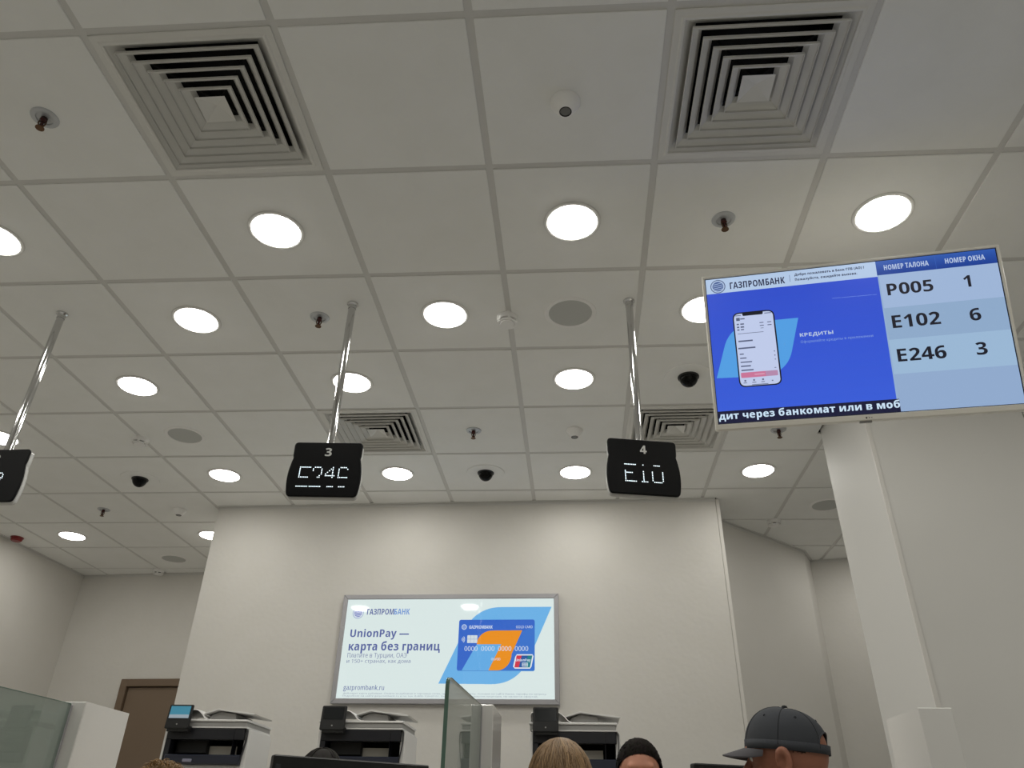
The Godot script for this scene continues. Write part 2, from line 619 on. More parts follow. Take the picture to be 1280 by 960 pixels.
# =========================================================== picture drawing for flat print
func fill(img: Image, pts: Array, c: Color) -> void:
	var w := img.get_width()
	var h := img.get_height()
	var y0 := h
	var y1 := 0
	for p in pts:
		y0 = mini(y0, int(floor(p.y * h)))
		y1 = maxi(y1, int(ceil(p.y * h)))
	for y in range(maxi(0, y0), mini(h, y1 + 1)):
		var yy := (y + 0.5) / h
		var xs := []
		for i in pts.size():
			var a: Vector2 = pts[i]
			var b: Vector2 = pts[(i + 1) % pts.size()]
			if (a.y <= yy) != (b.y <= yy):
				xs.append(a.x + (b.x - a.x) * (yy - a.y) / (b.y - a.y))
		xs.sort()
		for i in range(0, xs.size() - 1, 2):
			var xa := int(round(xs[i] * w))
			var xb := int(round(xs[i + 1] * w))
			if xb > xa:
				img.fill_rect(Rect2i(xa, y, xb - xa, 1), c)

func rect_pts(u0: float, v0: float, u1: float, v1: float, r := 0.0, aspect := 1.0) -> Array:
	var p := PackedVector2Array([Vector2(u0, v0), Vector2(u1, v0), Vector2(u1, v1), Vector2(u0, v1)])
	if r <= 0.0:
		return Array(p)
	var out := []
	for q in round_poly(PackedVector2Array([p[0] * Vector2(aspect, 1), p[1] * Vector2(aspect, 1), p[2] * Vector2(aspect, 1), p[3] * Vector2(aspect, 1)]), [r], 6):
		out.append(q / Vector2(aspect, 1))
	return out

func ellipse_pts(cu: float, cv: float, ru: float, rv: float, a0 := 0.0, a1 := TAU, n := 40) -> Array:
	var out := []
	for i in n + 1:
		var f := a0 + (a1 - a0) * i / n
		out.append(Vector2(cu + ru * cos(f), cv + rv * sin(f)))
	return out

# a leaf of two straight sides and two rounded corners: pointed lower left and upper right
func leaf_pts(lo_l: Vector2, lo_r: Vector2, hi_r: Vector2, hi_l: Vector2, round_lr: float, round_ul: float) -> Array:
	var out := []
	out.append(lo_l)
	var a := lo_r + (lo_l - lo_r) * round_lr
	var b := lo_r + (hi_r - lo_r) * round_lr
	for i in 13:
		var u := i / 12.0
		out.append(a.lerp(lo_r, u).lerp(lo_r.lerp(b, u), u))
	out.append(hi_r)
	a = hi_l + (hi_r - hi_l) * round_ul
	b = hi_l + (lo_l - hi_l) * round_ul
	for i in 13:
		var u := i / 12.0
		out.append(a.lerp(hi_l, u).lerp(hi_l.lerp(b, u), u))
	return out

func vgrad(img: Image, u0: float, v0: float, u1: float, v1: float, top: Color, bottom: Color) -> void:
	var w := img.get_width()
	var h := img.get_height()
	var a := int(v0 * h)
	var b := int(v1 * h)
	for y in range(a, b):
		img.fill_rect(Rect2i(int(u0 * w), y, int(u1 * w) - int(u0 * w), 1), top.lerp(bottom, float(y - a) / maxf(1.0, b - a)))

func globe(img: Image, cu: float, cv: float, ru: float, rv: float, ring: Color, dark: Color, pale: Color) -> void:
	fill(img, ellipse_pts(cu, cv, ru, rv), ring)
	fill(img, ellipse_pts(cu, cv, ru * 0.9, rv * 0.9), pale)
	fill(img, ellipse_pts(cu, cv, ru * 0.72, rv * 0.72), dark)
	for k in 4:
		var t := -0.45 + k * 0.3
		var pts := []
		for i in 13:
			var u := -0.66 + i * 0.11
			pts.append(Vector2(cu + ru * u * sqrt(maxf(0.0, 1.0 - t * t)), cv + rv * (t - 0.16 * u)))
		for i in range(12, -1, -1):
			var u := -0.66 + i * 0.11
			pts.append(Vector2(cu + ru * u * sqrt(maxf(0.0, 1.0 - t * t)), cv + rv * (t - 0.16 * u + 0.09)))
		fill(img, pts, pale)

func screen_material(key: String, img: Image, energy: float, rough: float) -> StandardMaterial3D:
	img.generate_mipmaps()
	var m := mat(key, Color(0.02, 0.02, 0.02), rough)
	m.emission_enabled = true
	m.emission = Color.BLACK
	m.emission_texture = ImageTexture.create_from_image(img)
	m.emission_energy_multiplier = energy
	return m

# flat rectangle in x, y facing +z with its picture upright
func picture(w: float, h: float) -> ArrayMesh:
	var st := SurfaceTool.new()
	st.begin(Mesh.PRIMITIVE_TRIANGLES)
	st.set_normal(Vector3.BACK)
	for k in [[0, 0], [0, 1], [1, 1], [0, 0], [1, 1], [1, 0]]:
		st.set_uv(Vector2(k[0], 1 - k[1]))
		st.add_vertex(Vector3((k[0] - 0.5) * w, (k[1] - 0.5) * h, 0))
	return st.commit()

# =========================================================== the ticket screen
func build_ticket_screen() -> void:
	var tl := Vector3(0.4925, 1.7655, -2.2215)
	var xd := Vector3(0.957, -0.0275, 0.1535)
	var yd := Vector3(0.0, -0.543, -0.1615)
	var bx := xd.normalized()
	var bz := bx.cross(-yd).normalized()
	var by := bz.cross(bx)
	var W := 0.97
	var Hh := 0.567
	var t := thing("ticket_screen", "wide white-framed queue screen with ticket and window numbers", "screen")
	t.transform = Transform3D(Basis(bx, by, bz), tl + xd * 0.5 + yd * 0.5 + Vector3(0, 1.0, 0))
	var st := new_st()
	prism(st, round_poly(rect(W, Hh), [0.006], 3), -0.032, 0.0, 0.003)
	bbox(st, Vector3(-W / 2 + 0.05, -Hh / 2 + 0.006, -0.062), Vector3(W / 2 - 0.05, Hh / 2 - 0.06, -0.032), 0.008)
	obj("housing", st, M.bezel_white, t)
	var u0 := 0.0125
	var u1 := 0.987
	var v0 := 0.021
	var v1 := 0.962
	# raised frame round the glass
	st = new_st()
	var xs := [-W / 2, -W / 2 + 0.0095, W / 2 - 0.0095, W / 2]
	var ys := [-Hh / 2, -Hh / 2 + 0.019, Hh / 2 - 0.0095, Hh / 2]
	bbox(st, Vector3(xs[0], ys[0], 0.0), Vector3(xs[3], ys[1], 0.005), 0.0015)
	bbox(st, Vector3(xs[0], ys[2], 0.0), Vector3(xs[3], ys[3], 0.005), 0.0015)
	bbox(st, Vector3(xs[0], ys[1], 0.0), Vector3(xs[1], ys[2], 0.005), 0.0015)
	bbox(st, Vector3(xs[2], ys[1], 0.0), Vector3(xs[3], ys[2], 0.005), 0.0015)
	obj("bezel", st, M.bezel_white, t)
	st = new_st()
	box(st, Vector3(xs[1], ys[1], 0.0), Vector3(xs[2], ys[2], 0.0008))
	obj("dark_border", st, M.bezel_black, t)
	# the picture: its frame runs from (u0, v0) to (u1, v1) of the outer size
	var img := Image.create(1600, 900, false, Image.FORMAT_RGBA8)
	var U := func(u): return (u - u0) / (u1 - u0)
	var V := func(v): return (v - v0) / (v1 - v0)
	img.fill(s8(150, 178, 214))
	vgrad(img, 0, 0, U.call(0.606), 1, s8(48, 78, 205), s8(58, 96, 222))
	# brighter streak of the moving banner's edge line
	fill(img, [Vector2(U.call(0.444), V.call(0.228)), Vector2(U.call(0.592), V.call(0.231)), Vector2(U.call(0.592), V.call(0.234)), Vector2(U.call(0.444), V.call(0.231))], s8(110, 140, 228))
	fill(img, rect_pts(0, 0, U.call(0.603), V.call(0.12)), s8(182, 205, 235))
	vgrad(img, U.call(0.603), 0, 1, V.call(0.113), s8(48, 92, 180), s8(26, 62, 148))
	fill(img, rect_pts(U.call(0.795), V.call(0.03), U.call(0.7965), V.call(0.113)), s8(60, 100, 190))
	for k in 4:
		var vv := [0.113, 0.325, 0.525, 0.737, 0.962]
		fill(img, rect_pts(U.call(0.606), V.call(vv[k]), 1, V.call(vv[k + 1])), [s8(162, 186, 221), s8(146, 174, 207), s8(158, 188, 218), s8(148, 174, 210)][k])
	fill(img, rect_pts(0, V.call(0.886), U.call(0.611), 1), s8(22, 24, 56))
	fill(img, rect_pts(U.call(0.603), V.call(0.113), U.call(0.608), 1), s8(150, 178, 214))
	fill(img, rect_pts(U.call(0.603), V.call(0.886), U.call(0.6105), 1), s8(22, 24, 56))
	globe(img, U.call(0.055), V.call(0.074), 0.0275, 0.0475, s8(52, 70, 120), s8(66, 92, 150), s8(176, 196, 226))
	fill(img, rect_pts(U.call(0.309), V.call(0.048), U.call(0.3105), V.call(0.093)), s8(70, 84, 130))
	# pale leaf behind the phone
	fill(img, leaf_pts(Vector2(U.call(0.02), V.call(0.674)), Vector2(U.call(0.262), V.call(0.69)), Vector2(U.call(0.322), V.call(0.333)), Vector2(U.call(0.085), V.call(0.333)), 0.42, 0.42), s8(84, 162, 232))
	# phone
	var asp := 1.73
	fill(img, rect_pts(U.call(0.096), V.call(0.262), U.call(0.242), V.call(0.745), 0.045, asp), s8(18, 20, 34))
	fill(img, rect_pts(U.call(0.1005), V.call(0.27), U.call(0.2375), V.call(0.737), 0.036, asp), s8(196, 208, 240))
	fill(img, rect_pts(U.call(0.131), V.call(0.262), U.call(0.203), V.call(0.287), 0.011, asp), s8(18, 20, 34))
	for row in [[0.108, 0.296, 0.013, 0.02], [0.122, 0.301, 0.016, 0.008], [0.108, 0.335, 0.008, 0.008], [0.121, 0.335, 0.013, 0.008], [0.108, 0.353, 0.008, 0.010], [0.121, 0.353, 0.012, 0.010], [0.108, 0.371, 0.008, 0.009], [0.121, 0.371, 0.011, 0.008], [0.188, 0.338, 0.014, 0.005], [0.215, 0.338, 0.014, 0.005], [0.188, 0.357, 0.014, 0.005], [0.215, 0.357, 0.014, 0.005], [0.190, 0.374, 0.010, 0.004], [0.108, 0.40, 0.09, 0.003], [0.108, 0.446, 0.05, 0.009], [0.105, 0.492, 0.06, 0.009], [0.108, 0.53, 0.014, 0.008], [0.108, 0.556, 0.022, 0.008], [0.108, 0.582, 0.04, 0.008], [0.108, 0.608, 0.034, 0.008], [0.108, 0.634, 0.042, 0.008], [0.226, 0.528, 0.004, 0.006], [0.226, 0.554, 0.004, 0.006], [0.226, 0.58, 0.004, 0.006], [0.222, 0.634, 0.006, 0.004], [0.115, 0.70, 0.006, 0.01], [0.145, 0.699, 0.006, 0.01], [0.176, 0.699, 0.006, 0.01], [0.208, 0.712, 0.005, 0.006], [0.111, 0.716, 0.012, 0.004], [0.141, 0.716, 0.014, 0.004], [0.172, 0.716, 0.012, 0.004], [0.140, 0.731, 0.055, 0.004]]:
		fill(img, rect_pts(U.call(row[0]), V.call(row[1]), U.call(row[0] + row[2]), V.call(row[1] + row[3])), s8(92, 100, 130))
	fill(img, rect_pts(U.call(0.105), V.call(0.652), U.call(0.232), V.call(0.686), 0.008, asp), s8(206, 120, 156))
	fill(img, rect_pts(U.call(0.19), V.call(0.652), U.call(0.232), V.call(0.686), 0.008, asp), s8(184, 140, 176))
	fill(img, rect_pts(U.call(0.152), V.call(0.666), U.call(0.186), V.call(0.671)), s8(225, 175, 200))
	# status dots on the phone's top edge
	for row in [[0.106, 0.278, 0.02], [0.208, 0.278, 0.024]]:
		fill(img, rect_pts(U.call(row[0]), V.call(row[1]), U.call(row[0] + row[2]), V.call(row[1] + 0.006)), s8(120, 130, 160))
	var pw := (u1 - u0) * W
	var ph := (v1 - v0) * Hh
	var pic := place("screen", picture(pw, ph), screen_material("ticket_picture", img, 0.93, 0.22), t, Vector3(((u0 + u1) / 2 - 0.5) * W, (0.5 - (v0 + v1) / 2) * Hh, 0.0012))
	# lettering: position by (u, v) of the outer frame, lower left corner, width and height
	var navy := glow("screen_navy", s8(24, 26, 48), 0.5)
	var deep := glow("screen_deep", s8(24, 28, 84), 0.5)
	var lite := glow("screen_pale", s8(190, 208, 240), 0.85)
	var tick := glow("screen_tick", s8(206, 230, 250), 0.95)
	var faint := glow("screen_faint", s8(128, 160, 235), 0.8)
	for row in [
		["ГАЗПРОМБАНК", bold, 0.098, 0.099, 0.194, 0.043, deep], ["Добро пожаловать в Банк ГПБ (АО) !", bold, 0.327, 0.063, 0.236, 0.022, deep], ["Пожалуйста, ожидайте вызова.", bold, 0.327, 0.096, 0.211, 0.022, deep],
		["НОМЕР ТАЛОНА", bold, 0.628, 0.083, 0.145, 0.032, lite], ["НОМЕР ОКНА", bold, 0.826, 0.083, 0.125, 0.032, lite],
		["P005", bold, 0.627, 0.247, 0.148, 0.074, navy], ["1", bold, 0.872, 0.243, 0.022, 0.072, navy],
		["E102", bold, 0.627, 0.455, 0.153, 0.079, navy], ["6", bold, 0.872, 0.454, 0.034, 0.076, navy],
		["E246", bold, 0.627, 0.665, 0.153, 0.079, navy], ["3", bold, 0.872, 0.662, 0.034, 0.076, navy],
		["КРЕДИТЫ", bold, 0.32, 0.462, 0.112, 0.028, lite], ["Оформляйте кредиты в приложении", regular, 0.32, 0.502, 0.24, 0.022, faint],
		["дит через банкомат или в моб", bold, 0.015, 0.953, 0.596, 0.063, tick]]:
		var lm := lettering(row[0], row[1], (row[2] - 0.5) * W, (0.5 - row[3]) * Hh, row[4] * W, row[5] * Hh, 0.0008)
		var lo := place("lettering", lm, row[6], pic)
		lo.position = -pic.position + Vector3(0, 0, 0.0013)
	st = new_st()
	for k in 3:
		tube(st, [Vector3(0.0 + k * 0.008, -Hh / 2 + 0.008, 0.0048), Vector3(0.0 + k * 0.008, -Hh / 2 + 0.008, 0.0056)], [0.003 if k == 0 else 0.0016], 8)
	obj("maker_mark", st, M.bezel_black, t)
	st = new_st()
	bbox(st, Vector3(-0.02, -Hh / 2 - 0.006, -0.02), Vector3(0.018, -Hh / 2 + 0.002, -0.004), 0.002)
	obj("sensor_bump", st, M.printer_grey, t)
	st = new_st()
	bbox(st, Vector3(0.06, -Hh / 2 + 0.001, -0.04), Vector3(0.34, -Hh / 2 + 0.02, -0.01), 0.003)
	obj("speaker_bar", st, M.bezel_white, t)
	# pole and arm from the ceiling, behind the screen
	var p := thing("screen_mount", "chrome ceiling pole and arm behind the ticket screen", "bracket", Vector3(0.97, 0, -2.66))
	st = new_st()
	lathe(st, [Vector2(0.0, CEIL - 0.001), Vector2(0.05, CEIL - 0.001), Vector2(0.05, CEIL - 0.006), Vector2(0.02, CEIL - 0.012), Vector2(0.0175, CEIL - 0.012), Vector2(0.0175, 2.42), Vector2(0, 2.42)], 20)
	obj("pole", st, M.chrome, p)
	st = new_st()
	var back := t.transform * Vector3(0, 0, -0.066) - Vector3(0.97, 0, -2.66)
	tube(st, [Vector3(0, 2.46, 0.01), back + Vector3(0, 0, -0.02)], [0.02], 10)
	prism(st, rect(0.2, 0.2), -0.01, 0.0, 0.002, Transform3D(t.basis, back))
	obj("arm", st, M.chrome, p)

# =========================================================== the lit poster
func build_poster() -> void:
	var W := 1.482
	var Hh := 0.700
	var t := thing("lit_poster", "wide backlit advertising poster in a grey metal frame on the wall", "poster", Vector3(-0.858, 2.0725, -5.171), -0.00926)
	var st := new_st()
	bbox(st, Vector3(-W / 2, -Hh / 2, -0.008), Vector3(W / 2, Hh / 2, 0.02), 0.003)
	obj("back_box", st, M.alu_frame, t)
	st = new_st()
	var fw := 0.0315
	for k in 4:
		var t2 := Transform3D(Basis(Vector3.BACK, k * PI / 2), Vector3.ZERO)
		var L := W / 2 if k % 2 == 0 else Hh / 2
		var D := Hh / 2 if k % 2 == 0 else W / 2
		prism(st, PackedVector2Array([Vector2(-L, -D), Vector2(L, -D), Vector2(L - fw, -D + fw), Vector2(-L + fw, -D + fw)]), 0.02, 0.031, 0.003, t2)
	obj("frame", st, M.alu_frame, t)
	var img := Image.create(1760, 800, false, Image.FORMAT_RGBA8)
	var u0 := fw / W
	var u1 := 1.0 - u0
	var v0 := fw / Hh
	var v1 := 1.0 - v0
	var U := func(u): return (u - u0) / (u1 - u0)
	var V := func(v): return (v - v0) / (v1 - v0)
	var P := func(u, v): return Vector2((u - u0) / (u1 - u0), (v - v0) / (v1 - v0))
	img.fill(s8(224, 238, 236))
	# big leaf
	fill(img, leaf_pts(P.call(0.471, 0.823), P.call(0.82, 0.828), P.call(0.968, 0.125), P.call(0.62, 0.125), 0.34, 0.34), s8(112, 182, 236))
	# card
	var asp := (u1 - u0) * W / ((v1 - v0) * Hh)
	fill(img, rect_pts(U.call(0.549), V.call(0.249), U.call(0.8925), V.call(0.713), 0.024, asp), s8(88, 150, 214))
	fill(img, rect_pts(U.call(0.549), V.call(0.244), U.call(0.8915), V.call(0.706), 0.024, asp), s8(58, 106, 204))
	fill(img, [P.call(0.70, 0.706), P.call(0.81, 0.38), P.call(0.8915, 0.30), P.call(0.8915, 0.68), P.call(0.883, 0.706)], s8(62, 118, 208))
	# orange hooked leaf
	var orange := s8(240, 148, 34)
	var pts := [P.call(0.633, 0.472)]
	for i in 11:
		var a := i / 10.0
		pts.append(P.call(lerpf(0.633, 0.70, 1.0 - cos(a * PI / 2)), lerpf(0.472, 0.346, sin(a * PI / 2))))
	pts.append(P.call(0.836, 0.344))
	for i in 11:
		var a := i / 10.0
		pts.append(P.call(lerpf(0.790, 0.728, 1.0 - cos(a * PI / 2)), lerpf(0.56, 0.706, sin(a * PI / 2))))
	pts.append(P.call(0.689, 0.706))
	pts.append(P.call(0.743, 0.472))
	fill(img, pts, orange)
	fill(img, [P.call(0.571, 0.706), P.call(0.633, 0.472), P.call(0.743, 0.472), P.call(0.689, 0.706)], s8(104, 176, 234))
	# chip, contactless arcs
	fill(img, rect_pts(U.call(0.589), V.call(0.389), U.call(0.635), V.call(0.46), 0.008, asp), s8(214, 224, 232))
	fill(img, rect_pts(U.call(0.603), V.call(0.389), U.call(0.6045), V.call(0.46)), s8(150, 170, 200))
	fill(img, rect_pts(U.call(0.619), V.call(0.389), U.call(0.6205), V.call(0.46)), s8(150, 170, 200))
	fill(img, rect_pts(U.call(0.589), V.call(0.423), U.call(0.635), V.call(0.426)), s8(150, 170, 200))
	for k in 3:
		var r := 0.008 + 0.006 * k
		var arc := ellipse_pts(U.call(0.56), V.call(0.427), r, r * 2.2, -0.8, 0.8, 12)
		var inn := ellipse_pts(U.call(0.56), V.call(0.427), r - 0.0028, (r - 0.0028) * 2.2, 0.8, -0.8, 12)
		fill(img, arc + inn, s8(214, 226, 240))
	globe(img, U.call(0.573), V.call(0.312), 0.0125, 0.028, s8(170, 200, 238), s8(70, 112, 204), s8(210, 224, 244))
	globe(img, U.call(0.076), V.call(0.175), 0.027, 0.06, s8(150, 170, 205), s8(130, 140, 200), s8(222, 232, 240))
	# payment emblem: white outlined slanted badge in red, blue and green
	var badge := func(g): return [P.call(0.803 - g + 0.002, 0.69 + g), P.call(0.797 - g, 0.672), P.call(0.806 - g, 0.585), P.call(0.813 - g, 0.563 - g), P.call(0.882 + g, 0.563 - g), P.call(0.887 + g, 0.58), P.call(0.878 + g, 0.672), P.call(0.872 + g, 0.69 + g)]
	fill(img, badge.call(0.0), s8(236, 240, 244))
	fill(img, [P.call(0.803, 0.68), P.call(0.812, 0.573), P.call(0.835, 0.573), P.call(0.822, 0.68)], s8(214, 62, 82))
	fill(img, [P.call(0.822, 0.68), P.call(0.835, 0.573), P.call(0.862, 0.573), P.call(0.85, 0.68)], s8(46, 92, 160))
	fill(img, [P.call(0.85, 0.68), P.call(0.862, 0.573), P.call(0.882, 0.573), P.call(0.871, 0.68)], s8(36, 128, 140))
	for k in 4:   # two small characters drawn as strokes
		fill(img, rect_pts(U.call(0.837 + k * 0.0072), V.call(0.638), U.call(0.8395 + k * 0.0072), V.call(0.672)), s8(220, 232, 240))
	for k in 3:
		fill(img, rect_pts(U.call(0.836), V.call(0.638 + k * 0.0145), U.call(0.863), V.call(0.643 + k * 0.0145)), s8(220, 232, 240))
	var pw := (u1 - u0) * W
	var ph := (v1 - v0) * Hh
	var pm := screen_material("poster_picture", img, 0.92, 0.035)
	var pic := place("poster_face", picture(pw, ph), pm, t, Vector3(0, 0, 0.022))
	var ink := glow("ink_slate", s8(84, 98, 160), 0.9)
	var ink2 := glow("ink_grey", s8(132, 142, 176), 0.9)
	var ink3 := glow("ink_blue", s8(110, 150, 215), 0.9)
	var white := glow("ink_white", s8(214, 228, 246), 0.9)
	var tiny := glow("ink_tiny", s8(160, 170, 184), 0.9)
	for row in [
		["ГАЗПРОМ", bold, 0.1175, 0.192, 0.126, 0.056, ink], ["БАНК", bold, 0.2455, 0.192, 0.072, 0.056, ink3],
		["UnionPay —", bold, 0.051, 0.428, 0.271, 0.10, ink], ["карта без границ", bold, 0.051, 0.556, 0.417, 0.115, ink],
		["Платите в Турции, ОАЭ", regular, 0.05, 0.606, 0.27, 0.056, ink2], ["и 150+ странах, как дома", regular, 0.05, 0.651, 0.29, 0.044, ink2],
		["gazprombank.ru", regular, 0.05, 0.894, 0.182, 0.058, ink],
		["GAZPROMBANK", bold, 0.596, 0.328, 0.106, 0.030, white], ["GOLD CARD", regular, 0.808, 0.325, 0.074, 0.024, white],
		["0000  0000  0000  0000", regular, 0.579, 0.532, 0.284, 0.042, white], ["00/00", regular, 0.70, 0.617, 0.04, 0.022, white],
		["UnionPay", bold, 0.808, 0.633, 0.066, 0.032, white],
		["Действует карта рублёвая. Оплата за рубежом в торговых сетях, где принимают карты. Условия на сайте банка, тарифы по запросу.", regular, 0.051, 0.921, 0.893, 0.019, tiny],
		["Подробнее на сайте gazprombank.ru и по тел. 8-800-100-07-01. Банк ГПБ (АО). Генеральная лицензия. Не является офертой.", regular, 0.051, 0.942, 0.856, 0.017, tiny]]:
		var lm := lettering(row[0], row[1], (row[2] - 0.5) * W, (0.5 - row[3]) * Hh, row[4] * W, row[5] * Hh, 0.0008)
		var lo := place("lettering", lm, row[6], pic)
		lo.position = Vector3(0, 0, 0.0002)

# =========================================================== hanging queue signs
func dot(st: SurfaceTool, x: float, y: float, z: float, r := 0.00225) -> void:
	for k in range(1, 7):
		var f0 := TAU * k / 8
		var f1 := TAU * (k + 1) / 8
		tri(st, Vector3(x + r, y, z), Vector3(x + r * cos(f0), y + r * sin(f0), z), Vector3(x + r * cos(f1), y + r * sin(f1), z))

func glyph(sign_: Node3D, rows: Array, x0: float, y0: float, px: float, py: float, z: float) -> void:
	var st := new_st()
	for j in rows.size():
		var s: String = rows[j]
		for i in s.length():
			if s[i] == "#":
				dot(st, x0 + i * px, y0 - j * py, z)
	obj("led_digit", st, M.led_white, sign_)

func queue_sign(number: String, label: String, pole_label: String, at: Vector2, pole_x: float, pole_z: float, top: float, yaw: float, roll: float) -> Node3D:
	var p := thing("sign_pole", pole_label, "pole", Vector3(pole_x, 0, pole_z), 0.0, "chrome poles of the queue signs")
	var st := new_st()
	lathe(st, [Vector2(0.0, CEIL - 0.0005), Vector2(0.026, CEIL - 0.0005), Vector2(0.026, CEIL - 0.006), Vector2(0.0195, CEIL - 0.013), Vector2(0.0165, CEIL - 0.013), Vector2(0.0165, top - 0.018), Vector2(0.0, top - 0.018)], 24)
	obj("tube", st, M.chrome, p)
	st = new_st()
	lathe(st, [Vector2(0.0165, CEIL - 0.03), Vector2(0.0185, CEIL - 0.03), Vector2(0.0185, CEIL - 0.012), Vector2(0.0165, CEIL - 0.012)], 20)
	obj("collar", st, M.chrome, p)
	var t := thing("queue_sign", label, "sign", Vector3(at.x, top, at.y), yaw, "black hanging window signs")
	t.rotation.z = roll
	var half := [Vector2(0.0, 0.0), Vector2(0.141, 0.0), Vector2(0.1395, -0.06), Vector2(0.1365, -0.071), Vector2(0.1405, -0.084), Vector2(0.1475, -0.125), Vector2(0.149, -0.165), Vector2(0.1455, -0.205), Vector2(0.139, -0.236), Vector2(0.0, -0.238)]
	var poly := PackedVector2Array()
	for i in range(half.size() - 2, 0, -1):
		poly.append(half[i])
	for i in range(1, half.size() - 1):
		poly.append(Vector2(-half[i].x, half[i].y))
	var radii := []
	for i in poly.size():
		var e := minf(minf((poly[i] - poly[(i + 1) % poly.size()]).length(), (poly[i] - poly[(i + poly.size() - 1) % poly.size()]).length()) * 0.45, 0.017)
		radii.append(e)
	poly = round_poly(poly, radii, 4)
	st = new_st()
	var back := PackedVector2Array()
	for q in poly:
		back.append(Vector2(q.x * 0.985, q.y * 1.0 - 0.004))
	prism(st, back, -0.010, 0.014, 0.004)
	obj("body", st, M.sign_body, t)
	st = new_st()
	prism(st, poly, 0.014, 0.026, 0.003)
	obj("front", st, M.sign_black, t)
	place("number", lettering(number, bold, -0.0135, -0.062, 0.027, 0.036, 0.0012), M.sign_number, t, Vector3(0.004, 0, 0.0262))
	return t

func build_signs() -> void:
	var px := 0.0069
	var py := 0.0072
	var z := 0.0268
	var bar := ["#######"]
	# window 3
	var st := queue_sign("3", "black hanging sign for window 3, left of the poster centre", "chrome pole over the black sign left of the poster, for window 3", Vector2(-0.993, -2.748), -0.993, -2.748, 2.377, 0.06, -0.006)
	var y := -0.112
	glyph(st, ["#######", "#......", "#......", "#......", "#......", "#......", "######."], -0.1, y, px, py, z)
	glyph(st, [".####.", "#....#", "#....#", ".....#", ".....#", "....#.", "...##."], -0.046, y, px, py, z)
	glyph(st, ["....#.", "...##.", "..#.#.", ".#..#.", "#...#.", "######", "....#."], 0.006, y, px, py, z)
	glyph(st, [".####.", "#....#", "#.....", "#.....", "#.....", "#.....", "######"], 0.058, y, px, py, z)
	glyph(st, bar, -0.104, -0.195, px, py, z)
	glyph(st, bar, -0.051, -0.195, px, py, z)
	glyph(st, ["####"], 0.02, -0.195, px, py, z)
	glyph(st, ["####"], 0.066, -0.195, px, py, z)
	# window 4
	st = queue_sign("4", "black hanging sign for window 4, left of the ticket screen", "chrome pole nearest the ticket screen, holding a black sign", Vector2(0.274, -2.795), 0.274, -2.795, 2.385, 0.20, 0.0)
	glyph(st, bar, -0.075, -0.112, px, py, z)
	glyph(st, ["#"], -0.002, -0.112, px, py, z)
	glyph(st, ["####"], 0.043, -0.112, px, py, z)
	y = -0.140
	glyph(st, ["#......", "#####..", "#......", "#......", "#......", "#......", "#######"], -0.075, y, px, py, z)
	glyph(st, ["..#..", "..#..", "..#..", "..#..", "..#..", "..#..", ".####"], -0.016, y, px, py, z)
	glyph(st, ["#.....#", "#.....#", "#.....#", "#.....#", "#.....#", "#.....#", ".#####."], 0.034, y, px, py, z)
	# window 2, cut by the left edge of the picture
	st = queue_sign("2", "black hanging sign for window 2, cut by the left picture edge", "leftmost chrome pole, holding the sign for window 2", Vector2(-2.418, -2.746), -2.402, -2.746, 2.374, 0.0, 0.0)
	y = -0.110
	glyph(st, ["#######", "#......", "#####..", "#......", "#......", "#......", "#######"], -0.09, y, px, py, z)
	glyph(st, [".#####.", "#.....#", "......#", ".....##", "....##.", "...##..", "..##..."], 0.018, y, px, py, z)
	glyph(st, ["####"], 0.022, -0.195, px, py, z)

